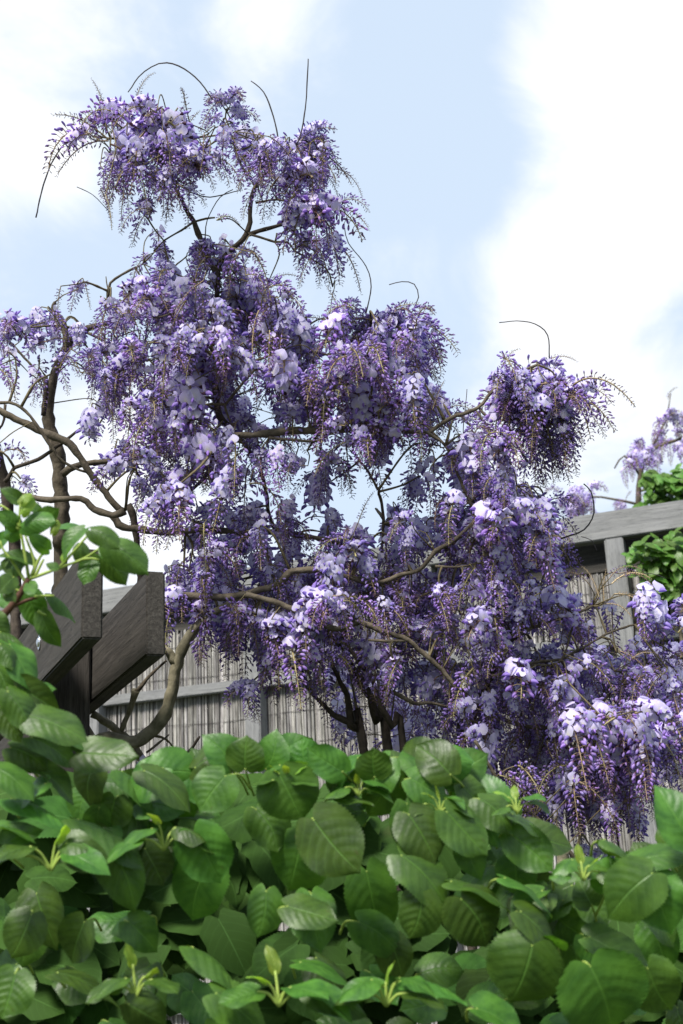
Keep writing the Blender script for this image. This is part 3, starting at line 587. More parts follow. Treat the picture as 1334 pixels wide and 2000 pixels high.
# main mass
for a in ((420, 490, 75, 25, 9, 115, 'b'), (385, 550, 95, 40, 14, 125, 'f'), (300, 620, 85, 45, 11, 125, 'm'), (470, 590, 75, 50, 14, 120, 'm'), (380, 690, 100, 55, 16, 130, 'f'), (520, 690, 75, 45, 13, 125, 'm'), (270, 710, 60, 45, 8, 115, 'b'), (215, 600, 40, 25, 4, 80, 'm'),
          (150, 555, 40, 12, 3, 60, 'm'), (120, 640, 40, 45, 5, 75, 'm'), (45, 640, 50, 30, 7, 90, 'f'), (30, 700, 45, 35, 6, 110, 'm'), (100, 730, 30, 30, 3, 80, 'b'), (165, 720, 20, 20, 2, 70, 'm'), (205, 800, 28, 30, 4, 80, 'm'), (0, 880, 25, 25, 3, 90, 'm'), (40, 935, 20, 12, 2, 60, 'f'),
          (330, 810, 75, 45, 10, 125, 'm'), (420, 840, 75, 50, 11, 130, 'm'), (268, 905, 28, 15, 4, 115, 'f'), (425, 940, 60, 40, 9, 130, 'm'), (500, 880, 55, 45, 7, 120, 'm'), (590, 740, 50, 40, 7, 115, 'm'), (610, 790, 50, 40, 7, 120, 'b'), (575, 660, 40, 25, 4, 100, 'm'),
          (715, 690, 60, 30, 11, 145, 'f'), (790, 780, 55, 35, 8, 125, 'm'), (690, 840, 75, 22, 11, 120, 'f'), (600, 880, 35, 30, 3, 90, 'b'), (650, 730, 40, 40, 6, 120, 'm'), (830, 830, 45, 35, 7, 120, 'm'), (850, 900, 35, 30, 4, 110, 'b'), (905, 850, 35, 28, 4, 110, 'm'),
          (930, 880, 45, 30, 7, 140, 'f'), (985, 950, 60, 40, 12, 140, 'f'), (900, 990, 45, 35, 8, 130, 'm'), (1035, 990, 45, 40, 10, 140, 'f'), (1060, 1070, 32, 30, 6, 110, 'm'), (960, 1080, 60, 40, 9, 130, 'm'), (860, 1080, 50, 40, 7, 120, 'm'),
          (780, 1030, 45, 12, 4, 100, 'f'), (700, 1040, 35, 25, 5, 90, 'b'), (650, 1010, 40, 12, 3, 80, 'm'), (545, 985, 30, 25, 2, 90, 'm'), (470, 1080, 115, 25, 13, 115, 'm'), (370, 1110, 55, 25, 6, 110, 'm'), (345, 1165, 20, 15, 3, 110, 'f'),
          (700, 1080, 50, 35, 8, 120, 'm'), (780, 1140, 75, 35, 12, 130, 'b'), (880, 1160, 60, 40, 9, 130, 'b'), (620, 1130, 55, 30, 8, 120, 'm'), (400, 1180, 55, 15, 7, 145, 'f'), (480, 1200, 45, 25, 7, 145, 'm'), (560, 1230, 55, 30, 10, 155, 'm'), (650, 1210, 55, 30, 10, 140, 'f'), (710, 1270, 45, 40, 6, 120, 'm'),
          (780, 1250, 55, 35, 8, 130, 'm'), (850, 1290, 45, 35, 7, 120, 'm'), (482, 1340, 16, 8, 4, 65, 'b'), (600, 1290, 55, 25, 7, 120, 'b'), (930, 1240, 65, 30, 10, 115, 'f'), (1000, 1310, 75, 40, 12, 120, 'm'), (880, 1350, 55, 35, 8, 115, 'b'), (940, 1420, 65, 35, 10, 130, 'b'),
          (1100, 1330, 75, 40, 10, 115, 'm'), (1200, 1310, 65, 40, 8, 110, 'f'), (1290, 1310, 45, 45, 8, 125, 'm'), (1268, 1170, 14, 12, 5, 115, 'f'), (1165, 1185, 35, 15, 4, 100, 'm'), (1315, 1230, 25, 25, 4, 110, 'f'), (1060, 1440, 60, 40, 10, 130, 'm'), (1100, 1510, 75, 30, 11, 120, 'm'), (1235, 1500, 60, 30, 8, 120, 'm'), (970, 1500, 45, 25, 6, 110, 'b'), (1020, 1560, 40, 20, 4, 90, 'b'),
          (1155, 1655, 35, 10, 3, 60, 'f'), (1310, 1420, 30, 40, 6, 130, 'f'), (1110, 1240, 60, 30, 5, 90, 'b'), (305, 1485, 30, 8, 3, 50, 'f'), (350, 1478, 25, 6, 2, 45, 'm')):
    hang(a[0], a[1], a[2] * 1.08, a[3] * 1.08, int(round(a[4] * .95)), a[5] * 1.05, a[6])
hang(325, 965, 42, 16, 7, 125, 'f', 2.5, .05, True); hang(1180, 1405, 70, 28, 12, 160, 'f', 2.55, .1, True); hang(1250, 1430, 45, 30, 8, 150, 'f', 2.6, .1)
for a in ((1060, 1300, 110, 50, 16, 115, 'm', 2.95), (1220, 1290, 110, 50, 16, 110, 'm', 3.0), (1000, 1400, 100, 50, 14, 120, 'm', 2.95), (1150, 1480, 130, 40, 18, 120, 'm', 2.9), (1290, 1400, 50, 60, 10, 120, 'f', 2.8), (1050, 1560, 90, 20, 8, 80, 'b', 2.85), (1200, 1570, 90, 15, 8, 70, 'm', 2.8), (900, 1260, 60, 40, 8, 120, 'm', 2.95), (820, 1200, 90, 40, 12, 120, 'b', 3.0), (560, 1160, 120, 30, 12, 120, 'b', 3.0), (440, 780, 130, 90, 18, 120, 'b', 3.05), (380, 620, 110, 60, 12, 120, 'b', 3.05), (700, 780, 120, 60, 12, 120, 'b', 3.0), (960, 1000, 90, 60, 12, 120, 'b', 3.0), (1010, 1140, 60, 30, 6, 110, 'm', 2.8)): hang(*a)
hang(240, 250, 40, 40, 6, 120, 'm'); hang(330, 240, 50, 30, 6, 120, 'f'); hang(300, 330, 50, 30, 6, 115, 'b'); hang(385, 320, 25, 30, 4, 100, 'b'); hang(640, 290, 40, 25, 5, 95, 'm'); hang(560, 300, 30, 25, 4, 100, 'f')
hang(225, 660, 50, 45, 8, 115, 'm', 2.9); hang(215, 740, 40, 30, 5, 110, 'b', 2.9); hang(560, 640, 40, 40, 6, 110, 'm'); hang(450, 540, 60, 30, 6, 110, 'b'); hang(300, 780, 50, 50, 8, 120, 'm'); hang(660, 660, 40, 30, 5, 110, 'm'); hang(820, 650, 20, 20, 4, 120, 'b'); hang(380, 1020, 40, 30, 5, 120, 'm', 2.7)
hang(1010, 745, 40, 25, 6, 160, 'm', 2.72, .1); hang(1060, 790, 65, 35, 12, 135, 'm', 2.75, .1); hang(1080, 830, 55, 25, 9, 130, 'b', 2.75, .1, elevs=(-85, -30)); hang(1010, 740, 40, 30, 5, 110, 'f', 2.66, .05); hang(1110, 790, 25, 30, 5, 130, 'b', 2.72, .08); hang(1080, 850, 45, 15, 8, 115, 'b', 2.75, .08, elevs=(-85, -40)); hang(1120, 1560, 110, 18, 12, 100, 'm', 2.8, .15, elevs=(-80, 0)); hang(1010, 1590, 50, 15, 5, 70, 'b', 2.8, .1); hang(1230, 1590, 60, 15, 6, 70, 'm', 2.75, .1); hang(215, 300, 30, 40, 4, 110, 'b'); hang(400, 290, 20, 40, 4, 110, 'b'); hang(680, 610, 30, 10, 4, 90, 'f')
hang(700, 700, 45, 22, 6, 130, 'f', 2.6, .06, True); hang(975, 1010, 40, 30, 6, 130, 'f', 2.55, .08, True); hang(680, 1170, 22, 12, 5, 105, 'f', 2.52, .06, True); hang(380, 660, 45, 30, 6, 115, 'f', 2.6, .08, True)
fountain(750, 640, 10, 140, 'm', 2.8, 30); hang(750, 640, 70, 22, 7, 120, 'f', 2.8, .1)
fountain(1035, 745, 12, 140, 'm', 2.7, 36, True, (-25, 35)); hang(1040, 760, 50, 40, 10, 165, 'f', 2.75, .1); hang(1090, 760, 35, 40, 7, 150, 'b', 2.72, .1); single(975, 735, 1000, 672, 80, 'imm'); single(1060, 712, 1100, 688, 45, 'imm')
def inside(x, y, poly):
    c = False; n = len(poly)
    for i in range(n):
        (xa, ya), (xb, yb) = poly[i], poly[i - 1]
        if (ya > y) != (yb > y) and x < (xb - xa) * (y - ya) / (yb - ya) + xa: c = not c
    return c
HOLES = [(740, 985, 75, 32), (560, 965, 60, 30), (250, 850, 40, 40)]
def scatter(poly, n, Lpx, mix, t0, t1):
    xs = [p[0] for p in poly]; ys = [p[1] for p in poly]; k = 0
    while k < n:
        x, y = gR.uniform(min(xs), max(xs)), gR.uniform(min(ys), max(ys))
        if not inside(x, y, poly) or any(((x - h[0]) / h[2]) ** 2 + ((y + 45 - h[1]) / (h[3] + 30)) ** 2 < 1 for h in HOLES): continue
        hang(x, y, 16, 12, 2, Lpx * gR.uniform(.75, 1.1), mix, gR.uniform(t0, t1), .06); k += 1
scatter([(330, 480), (430, 460), (510, 500), (550, 570), (600, 630), (700, 590), (800, 610), (850, 690), (860, 780), (960, 820), (1010, 880), (1085, 950), (1105, 1060), (1080, 1150), (950, 1160), (860, 1110), (640, 1090), (470, 1070), (330, 1080), (290, 990), (240, 930), (210, 840), (180, 740), (170, 660), (220, 590)], 140, 110, 'm', 2.6, 3.05)
scatter([(330, 1100), (640, 1090), (950, 1150), (1100, 1170), (1130, 1280), (1340, 1210), (1340, 1530), (1270, 1550), (1130, 1560), (1000, 1520), (900, 1400), (720, 1300), (560, 1270), (450, 1220), (350, 1190)], 115, 110, 'm', 2.6, 3.05)
for z in ((740, 1380, 80, 30, 9, 110, 'm', 3.3), (830, 1400, 50, 35, 7, 115, 'm', 3.25), (660, 1340, 40, 30, 4, 100, 'm', 3.25), (760, 1440, 70, 15, 5, 80, 'f', 3.3)): hang(*z)
for z in ((1180, 1175, 1185, 1095, 75, 'tan'), (1170, 1165, 1125, 1105, 85, 'tan'), (1195, 1140, 1270, 1128, 110, 'tan'), (1200, 1160, 1285, 1165, 110, 'tan'), (1150, 1140, 1120, 1120, 70, 'imm'), (1210, 1120, 1260, 1112, 90, 'imm'), (1180, 1180, 1190, 1250, 80, 'tan'), (1190, 1130, 1230, 1105, 70, 'imm'), (1110, 1250, 1100, 1180, 80, 'imm'), (1230, 1290, 1270, 1280, 80, 'tan'), (700, 1020, 720, 960, 70, 'imm'), (670, 620, 655, 600, 70, 'imm'), (845, 800, 865, 770, 50, 'imm')):
    single(*z[:5], z[5], 2.68)
V, Fc, Cc, _ = TW.arrays()
tag(link('twig_mass', mesh_from('twig_mass', V, Fc, None, TWIG), wis, IW), kind='stuff')
RAC.sort(key=lambda q: -(q['key'] + (10 if q['hero'] else 0)))
MAXR = 298; nflower = 0; rest = TM(); rest_s = TM()
for k, q in enumerate(RAC):
    v = q['v']
    if k < MAXR:
        o = link('raceme', v['stem_me'], wis, IW @ q['M'])
        if q['hero'] and v['flist'] and nflower + len(v['flist']) <= 300:
            for (qi, e, fwd, upv, s_) in v['flist']:
                y = nvec(fwd); z = np.asarray(upv) - y * (np.asarray(upv) @ y); z = nvec(z); x = np.cross(y, z)
                Mf = Matrix(((x[0] * s_, y[0] * s_, z[0] * s_, e[0]), (x[1] * s_, y[1] * s_, z[1] * s_, e[1]), (x[2] * s_, y[2] * s_, z[2] * s_, e[2]), (0, 0, 0, 1)))
                link('flower', FLOWER_ME[qi], o, Mf); nflower += 1
            if v['bud_me']: tag(link('bud_mass', v['bud_me'], o), kind='stuff')
        else:
            tag(link('flower_mass', v['mass_me'], o), kind='stuff')
    else:
        Mn = np.array(q['M'])
        for src, dst in ((v['lo'], rest), (v['lst'], rest_s)):
            c = src[2] * gR.uniform(.86, 1.1); dst.add(src[0] @ Mn[:3, :3].T + Mn[:3, 3], src[1], np.clip(c, 0, 1))
print('RACEMES', len(RAC), 'flowers', nflower)
if rest.V:
    a = rest.arrays(); tag(link('raceme_mass', mesh_from('raceme_mass', a[0], a[1], a[2], PETAL), wis, IW), kind='stuff'); print('mass tris', len(a[1]))
    a = rest_s.arrays(); tag(link('stalk_mass', mesh_from('stalk_mass', a[0], a[1], a[2], STALK), wis, IW), kind='stuff')

# ------------------------------------------------------------------ wisteria and climber beyond the fence
def far_plant(name, label, cat, basepx, t, brs, clumps):
    global BRA
    b = at(*basepx, t); root = empty(name, (b[0], b[1], 0), label, cat); I = off(root)
    pts = []
    for px, w in brs:
        P = np.array([[*at(x, y, t), 0] for x, y in px]); Q = catmull(P, .05)[:, :3]
        V, Fc = tube_arrays(Q, np.linspace(w[0], w[1], len(Q)) * .5 * t / FPX, 6, .1, 5); link('branch', mesh_from('branch', V, Fc, None, BARK), root, I)
    P = np.array([[b[0], b[1], 0], [b[0] + .05, b[1], 1.2], list(at(*basepx, t))]); V, Fc = tube_arrays(catmull(P, .1), .03, 8, .1, 2); link('trunk', mesh_from('trunk', V, Fc, None, BARK), root, I)
    r = np.random.default_rng(int(basepx[0]))
    for x, y, rx, ry, n, Lpx, mix in clumps:
        for k in range(n):
            a, q = r.uniform(0, 6.28), math.sqrt(r.random()); p = at(x + rx * q * math.cos(a), y + ry * q * math.sin(a), t + r.uniform(-.3, .3))
            v = pick_variant(pick_kind(mix, r), r.uniform(-80, 50), r); sc_ = min(1.2, Lpx * t / FPX / v['L'])
            o = link('raceme', v['stem_me'], root, I @ Matrix.Translation(Vector(p)) @ Matrix.Rotation(r.uniform(0, 6.28), 4, 'Z') @ Matrix.Scale(sc_, 4)); tag(link('flower_mass', v['mass_me'], o), kind='stuff')
    return root
far_plant('wisteria', 'pale lilac wisteria rising beyond the fence above its grey top beam', 'wisteria', (1245, 1000), 6.6,
          [([(1245, 1000), (1250, 930), (1270, 880), (1320, 860), (1345, 850)], (12, 6)), ([(1250, 930), (1220, 890), (1200, 915)], (6, 3)), ([(1245, 985), (1200, 975), (1150, 970), (1110, 985)], (6, 3)), ([(1270, 880), (1300, 820), (1310, 770)], (6, 2)), ([(1245, 960), (1290, 950), (1340, 940)], (6, 4))],
          [(1318, 815, 22, 16, 9, 55, 'm'), (1318, 855, 24, 14, 8, 55, 'm'), (1245, 880, 28, 12, 12, 50, 'm'), (1220, 905, 12, 12, 4, 45, 'm'), (1290, 885, 20, 8, 4, 45, 'm'), (1215, 985, 16, 6, 6, 30, 'f'), (1120, 960, 35, 12, 12, 48, 'f'), (1125, 990, 25, 14, 9, 45, 'f'), (1300, 780, 6, 6, 1, 40, 'i'), (1235, 960, 30, 12, 3, 30, 'i')])

# ------------------------------------------------------------------ leaf blades
def leaf_arrays(r, nu=15, nv=43, L_=1.0, wid=.86, droop=.25, cup=.16, wave=.02, serr=.016, fold=0.0, point=.16):
    """blade of length 1 along +Y, base at the origin, upper face +Z"""
    V = []; UVs = []
    tw = r.normal(0, .12); wp = r.uniform(0, 6); sidec = r.normal(0, .06); phn = r.uniform(-.2, .2); bamp = r.uniform(.5, 1.25)
    for i in range(nv):
        v = i / (nv - 1)
        hw = wid * float(np.interp(v, [0, .05, .12, .22, .35, .5, .65, .78, .88, .95, 1], [.22, .34, .44, .49, .5, .485, .435, .325, .175, .058, .003]))
        for j in range(nu):
            u = -1 + 2 * j / (nu - 1); h = hw
            if abs(u) > .99: h = hw * (1 + serr * (1 if i % 2 else -1) * 2)
            x = u * h + sidec * math.sin(v * math.pi)
            yy = v - .15 * math.sin(min(abs(u), 1) * 2.0) * math.exp(-v / .13) + .03 * abs(u) * v * (1 - v)
            ph = (v - .33 * abs(u) ** 1.25) * 6.5 + phn * (1 if u > 0 else .4); bul = (abs((ph % 1) - .5) * 2)      # 0 at vein
            z = -droop * v * v + cup * (abs(u) ** 1.5) * hw * (1 if fold == 0 else fold) + .017 * bamp * (.5 - .5 * math.cos(bul * math.pi)) * (1 - abs(u) ** 2) * min(1, abs(u) * 5) * min(1, v * 4) * min(1, (1 - v) * 5)
            z += wave * math.sin(v * 9 + wp + (2.2 if u > 0 else 0)) * abs(u) ** 2 + tw * u * hw * v
            V.append((x, yy, z)); UVs.append(((u + 1) / 2, v))
    # curl: bend the blade along its length instead of shearing it
    Fc = []
    for i in range(nv - 1):
        for j in range(nu - 1):
            a = i * nu + j; Fc += [(a, a + 1, a + nu + 1), (a, a + nu + 1, a + nu)]
    return np.array(V) * L_, np.array(Fc), np.array(UVs)
gL = np.random.default_rng(5)
LV = []
for k in range(12):
    LV.append(leaf_arrays(gL, wid=gL.uniform(.84, 1.0), droop=gL.uniform(.1, .6), cup=gL.uniform(-.55, .35), wave=gL.uniform(.02, .06)))
LEAF_ME = {m.name: [mesh_from('leaf', *a[:2], None, m, a[2]) for a in LV] for m in (LEAF, LEAF_YOUNG, LEAF_DEEP_SHADE)}
SMALL = [leaf_arrays(gL, 5, 7, wid=gL.uniform(.5, .75), droop=gL.uniform(.1, .4), cup=gL.uniform(-.3, .5), wave=.03, serr=.03) for _ in range(6)]

hb = at(667, 1800, 1.75)
hyd = empty('climbing_hydrangea', (hb[0], hb[1], 0), 'dense green climbing hydrangea of toothed heart-shaped leaves growing in front of the dark timber post', 'climber')
IH = off(hyd); NLEAF = 0
def place_leaf(b, axis, normal, Lm, mat=LEAF, wscale=1.0, petiole=None, r=gL):
    global NLEAF
    y = nvec(axis); z = np.asarray(normal, float); z = nvec(z - y * (z @ y)); x = np.cross(y, z)
    M = Matrix(((x[0] * Lm * wscale, y[0] * Lm, z[0] * Lm, b[0]), (x[1] * Lm * wscale, y[1] * Lm, z[1] * Lm, b[1]), (x[2] * Lm * wscale, y[2] * Lm, z[2] * Lm, b[2]), (0, 0, 0, 1)))
    o = link('leaf', LEAF_ME[mat.name][r.integers(len(LV))], hyd, IH @ M); NLEAF += 1
    if petiole is not None:
        a = np.asarray(petiole); bb = np.asarray(b) + y * Lm * .02
        m = a * .45 + bb * .55 + np.array([0, 0, .06]) * np.linalg.norm(a - bb) - y * .1 * np.linalg.norm(a - bb)
        Q = catmull(np.array([a, m, bb]), .008); V, Fc = tube_arrays(Q, np.linspace(.0019, .0013, len(Q)), 6)
        Mi = np.array(M.inverted()); V = V @ Mi[:3, :3].T + Mi[:3, 3]; link('petiole', mesh_from('petiole', V, Fc, None, PETIOLE), o)
    return o
def px_leaf(bx, by, tx, ty, wpx, t, up=.45, tipin=.0, mat=LEAF, pet=True):
    """leaf whose base and tip stand at these picture points; tipin: how far the tip comes towards the viewer"""
    b = at(bx, by, t); tip = at(tx, ty, t - tipin); ax = tip - b; Lm = np.linalg.norm(ax)
    nrm_ = -F * (1 - up) + np.array([0, 0, 1]) * up + gL.normal(0, .12, 3)
    ws = np.clip((wpx * t / FPX) / (Lm * .86), .7, 1.5)
    p = None
    if pet:
        p = b - nvec(ax) * .01 + np.array([gL.normal(0, .012), .06, -.02])
    return place_leaf(b, ax, nrm_, Lm, mat, ws, p)
HERO = [(378, 1625, 430, 1730, 100, 1.62, .3), (410, 1685, 360, 1800, 105, 1.70, .2), (545, 1510, 583, 1605, 112, 1.66, .4), (612, 1600, 700, 1705, 118, 1.62, .4), (590, 1640, 552, 1745, 112, 1.68, .2), (205, 1650, 272, 1770, 82, 1.60, .3),
        (150, 1600, 292, 1645, 62, 1.62, .75), (150, 1470, 265, 1468, 72, 1.64, .55), (280, 1505, 372, 1545, 66, 1.68, .7), (440, 1515, 388, 1585, 84, 1.66, .4), (380, 1500, 480, 1448, 70, 1.72, .3), (545, 1495, 655, 1462, 64, 1.70, .8), (62, 1785, 20, 1862, 76, 1.60, .3),
        (250, 1800, 305, 1850, 62, 1.62, .5), (165, 1800, 118, 1885, 78, 1.64, .3), (375, 1850, 490, 1900, 66, 1.58, .75), (585, 1880, 712, 1882, 72, 1.58, .75), (900, 1755, 962, 1852, 112, 1.60, .4), (1015, 1780, 1120, 1832, 98, 1.58, .45), (1040, 1845, 1000, 1968, 136, 1.55, .3),
        (1152, 1885, 1215, 2030, 168, 1.52, .35), (1275, 1705, 1196, 1782, 110, 1.55, .45), (1280, 1710, 1320, 1818, 96, 1.56, .4), (1345, 1640, 1305, 1545, 90, 1.55, .3), (798, 1590, 856, 1680, 88, 1.64, .35), (872, 1585, 958, 1668, 84, 1.64, .45), (1000, 1630, 1080, 1700, 76, 1.68, .3),
        (782, 1670, 888, 1745, 92, 1.62, .4), (825, 1745, 795, 1838, 84, 1.60, .3), (715, 1700, 760, 1840, 100, 1.68, .25), (800, 1490, 860, 1452, 66, 1.72, .2), (850, 1490, 920, 1478, 66, 1.7, .4), (800, 1520, 880, 1545, 80, 1.68, .5), (1150, 1830, 1270, 1850, 84, 1.64, .4), (1265, 1890, 1325, 1990, 100, 1.54, .4),
        (985, 1715, 1090, 1740, 60, 1.62, .75), (880, 1722, 995, 1725, 58, 1.62, .8), (790, 1915, 905, 1908, 56, 1.55, .8), (600, 1930, 720, 1950, 62, 1.55, .75), (740, 1925, 645, 1925, 52, 1.55, .7), (930, 1970, 1040, 1995, 90, 1.52, .7), (660, 1500, 690, 1560, 62, 1.7, .4), (700, 1480, 640, 1510, 60, 1.7, .6), (760, 1480, 700, 1530, 70, 1.7, .6),
        (500, 1580, 540, 1660, 74, 1.7, .3), (20, 1560, 140, 1575, 66, 1.62, .7), (90, 1530, 20, 1570, 66, 1.62, .6), (60, 1500, 150, 1520, 60, 1.64, .7), (-20, 1620, 60, 1600, 64, 1.6, .7), (130, 1640, 190, 1690, 66, 1.58, .4), (10, 1650, 60, 1610, 52, 1.6, .5), (560, 1770, 660, 1790, 76, 1.62, .5), (520, 1740, 500, 1830, 70, 1.66, .3),
        (1060, 1740, 1000, 1760, 52, 1.64, .5), (1100, 1700, 1190, 1680, 60, 1.62, .6), (1230, 1690, 1330, 1640, 60, 1.58, .5), (1180, 1640, 1260, 1660, 56, 1.62, .7), (935, 1560, 1000, 1610, 70, 1.68, .4), (1000, 1590, 1062, 1620, 46, 1.68, .6), (900, 1530, 960, 1560, 62, 1.7, .5), (640, 1560, 730, 1560, 62, 1.68, .7), (420, 1940, 540, 1985, 110, 1.53, .5), (110, 1900, 240, 1905, 60, 1.56, .75), (250, 1960, 320, 2010, 64, 1.52, .5), (30, 1900, 0, 1990, 90, 1.58, .2), (700, 1800, 790, 1860, 74, 1.66, .3), (1090, 1850, 1050, 1800, 50, 1.6, .5)]
for h in HERO: px_leaf(*h[:6], h[6], gL.uniform(.0, .035))
# sprig in front of the pergola and the leaves climbing the left edge
def z2(x, y): return x / 4.447, 930 + y / 4.447
SPRIG = [(150, 450, 10, 320, 150), (150, 450, 0, 520, 150), (190, 440, 400, 370, 170), (170, 210, 50, 110, 130), (230, 230, 385, 285, 100), (340, 380, 490, 290, 100), (490, 440, 770, 350, 150), (730, 460, 520, 620, 180), (790, 470, 1000, 580, 150), (860, 680, 1085, 930, 150), (930, 600, 1245, 790, 140), (900, 620, 1090, 740, 110), (790, 730, 720, 935, 170), (430, 640, 330, 540, 130), (290, 760, 70, 610, 120),
         (500, 800, 410, 740, 90), (700, 590, 690, 730, 130), (450, 1030, 690, 1210, 180), (210, 990, 290, 1310, 220), (360, 1195, 520, 1455, 130), (160, 800, 10, 740, 160), (110, 880, 0, 1010, 160), (250, 930, 290, 1010, 90), (60, 700, -60, 800, 150), (200, 720, 90, 860, 130), (0, 1050, 90, 1130, 120), (-40, 600, 20, 480, 140), (60, 1000, 120, 1060, 110)]
node = at(60, 1128, 1.72)
for s_ in SPRIG:
    a = z2(s_[0], s_[1]); b_ = z2(s_[2], s_[3]); px_leaf(*a, *b_, s_[4] / 4.447, gL.uniform(1.64, 1.78), gL.uniform(.15, .55), gL.uniform(0, .03), pet=False)
for x0, y0, x1, y1, ww in ((185, 330, 240, 160, 60), (450, 500, 470, 370, 45), (180, 240, 260, 140, 70), (880, 610, 900, 540, 50), (545, 740, 545, 660, 30), (160, 230, 190, 190, 40)):
    px_leaf(*z2(x0, y0), *z2(x1, y1), ww / 4.447, 1.68, .3, 0, LEAF_YOUNG, False)
def stem(pts, w0, w1, mat=PETIOLE, t=1.7, name='stem'):
    Q = catmull(np.array([at(*z2(x, y), t) for x, y in pts]), .006); V, Fc = tube_arrays(Q, np.linspace(w0, w1, len(Q)), 7, .04, 3); return link(name, mesh_from(name, V, Fc, None, mat), hyd, IH)
for p in ([(250, 890), (220, 700), (180, 480), (170, 330), (180, 230)], [(260, 890), (400, 840), (560, 780), (720, 720), (860, 630), (900, 590)], [(270, 870), (300, 750), (220, 520)], [(280, 860), (350, 700), (420, 640)], [(520, 790), (600, 700), (690, 600), (780, 490)], [(720, 720), (800, 715), (860, 730)], [(180, 460), (90, 310), (0, 250)], [(180, 470), (100, 420), (40, 390)], [(300, 1050), (380, 1040), (470, 1040)], [(180, 440), (240, 380), (300, 330)], [(300, 880), (340, 800), (380, 720)], [(230, 930), (120, 760), (30, 640), (0, 560)], [(110, 870), (130, 980), (210, 1000)], [(330, 1170), (360, 1190), (400, 1210)]):
    stem(p, .0024, .0014)
stem([(-60, 1330), (0, 1240), (100, 1130), (200, 980), (250, 890)], .006, .004, SHOOTWOOD)
stem([(100, 1130), (230, 1080), (330, 1050)], .003, .002, SHOOTWOOD)
for s_ in ((18, 1258, 85, 1325, 60, 1.62), (30, 1340, 108, 1380, 48, 1.6), (55, 1398, 168, 1425, 48, 1.58), (15, 1350, 55, 1425, 40, 1.58), (25, 1315, 35, 1350, 40, 1.64), (0, 1235, 48, 1250, 34, 1.64), (0, 1258, 25, 1302, 34, 1.6), (-10, 1300, 20, 1345, 40, 1.62), (0, 1380, 40, 1450, 50, 1.6), (60, 1440, 150, 1470, 60, 1.62), (20, 1460, 90, 1490, 60, 1.64), (-15, 1420, 40, 1400, 50, 1.62), (100, 1420, 190, 1455, 50, 1.66), (-10, 1500, 60, 1530, 60, 1.6), (60, 1350, 100, 1330, 44, 1.66), (-20, 1200, 20, 1240, 50, 1.66)):
    px_leaf(*s_, gL.uniform(.3, .7), gL.uniform(0, .03))
# young shoots: fans of yellow-green stalks with small bright leaves
for (x, y, t, sc) in ((100, 1700, 1.57, 1.0), (320, 1660, 1.62, .9), (545, 1965, 1.52, 1.0), (755, 1965, 1.52, .9), (265, 1950, 1.53, .9), (560, 1545, 1.66, .6), (1010, 1590, 1.66, .6), (700, 1555, 1.68, .6), (860, 1590, 1.66, .6), (1140, 1720, 1.58, .7)):
    b0 = at(x, y, t)
    for k in range(5):
        a = -1.0 + .5 * k + gL.normal(0, .1); d = nvec(np.array([math.sin(a), gL.normal(-.25, .2), math.cos(a) * .95])); ln = .034 * sc * gL.uniform(.8, 1.3); e = b0 + d * ln
        yg = abs(a) < .45
        Q = catmull(np.array([b0, b0 + d * ln * .5 + np.array([0, 0, .006]), e]), .005); V, Fc = tube_arrays(Q, np.linspace(.0022, .0016, len(Q)) * sc, 6); link('stalk', mesh_from('stalk', V, Fc, None, PETIOLE), hyd, IH)
        ax = nvec(d * np.array([1.6, 1.2, .2]) + np.array([0, -.2, .55 if yg else -.25])); nm = nvec(np.array([0, -.35, 1.0]) + gL.normal(0, .15, 3))
        place_leaf(e, ax, nm, (.026 if yg else .048) * sc * gL.uniform(.85, 1.2), LEAF_YOUNG if yg else LEAF, .62 if yg else .9)
# contour of the hedge of leaves, then filler leaves behind the foremost ones
TOPX = [-60, 0, 100, 170, 270, 370, 440, 560, 640, 700, 790, 900, 960, 1010, 1080, 1150, 1200, 1280, 1334, 1400]
TOPY = [1440, 1450, 1440, 1500, 1525, 1500, 1462, 1462, 1465, 1485, 1462, 1480, 1550, 1600, 1715, 1715, 1680, 1650, 1560, 1540]
def fill(n, t0, t1, down, mat, lo, hi):
    k = 0
    while k < n:
        x = gL.uniform(-60, 1400); top = np.interp(x, TOPX, TOPY); y = top + down + (2040 - top - down) * gL.random() ** 1.05
        t = gL.uniform(t0, t1); b = at(x, y, t); a = gL.normal(0, .9)
        ax = np.array([math.sin(a), -.35 + gL.normal(0, .25), -math.cos(a) * .8 + gL.normal(0, .2)]); nm = np.array([gL.normal(0, .3), -.75, .65 + gL.normal(0, .2)])
        ln = gL.uniform(lo, hi); place_leaf(b, ax, nm, ln, mat, 1.0, b + np.array([gL.normal(0, .01), .06, -.015]) if mat is LEAF else None); k += 1
for x in range(395, 990, 42):
    tp = np.interp(x, TOPX, TOPY) - 22; sx = gL.normal(0, 34); px_leaf(x - sx * .5, tp + 62, x + sx, tp + gL.uniform(-4, 16), gL.uniform(58, 86), gL.uniform(1.66, 1.78), gL.uniform(.1, .4), gL.uniform(-.02, .02))
for x in range(1150, 1340, 40):
    tp = np.interp(x, TOPX, TOPY) - 10; sx = gL.normal(0, 30); px_leaf(x - sx * .5, tp + 62, x + sx, tp + gL.uniform(-4, 16), gL.uniform(58, 86), gL.uniform(1.6, 1.7), gL.uniform(.1, .4), 0)
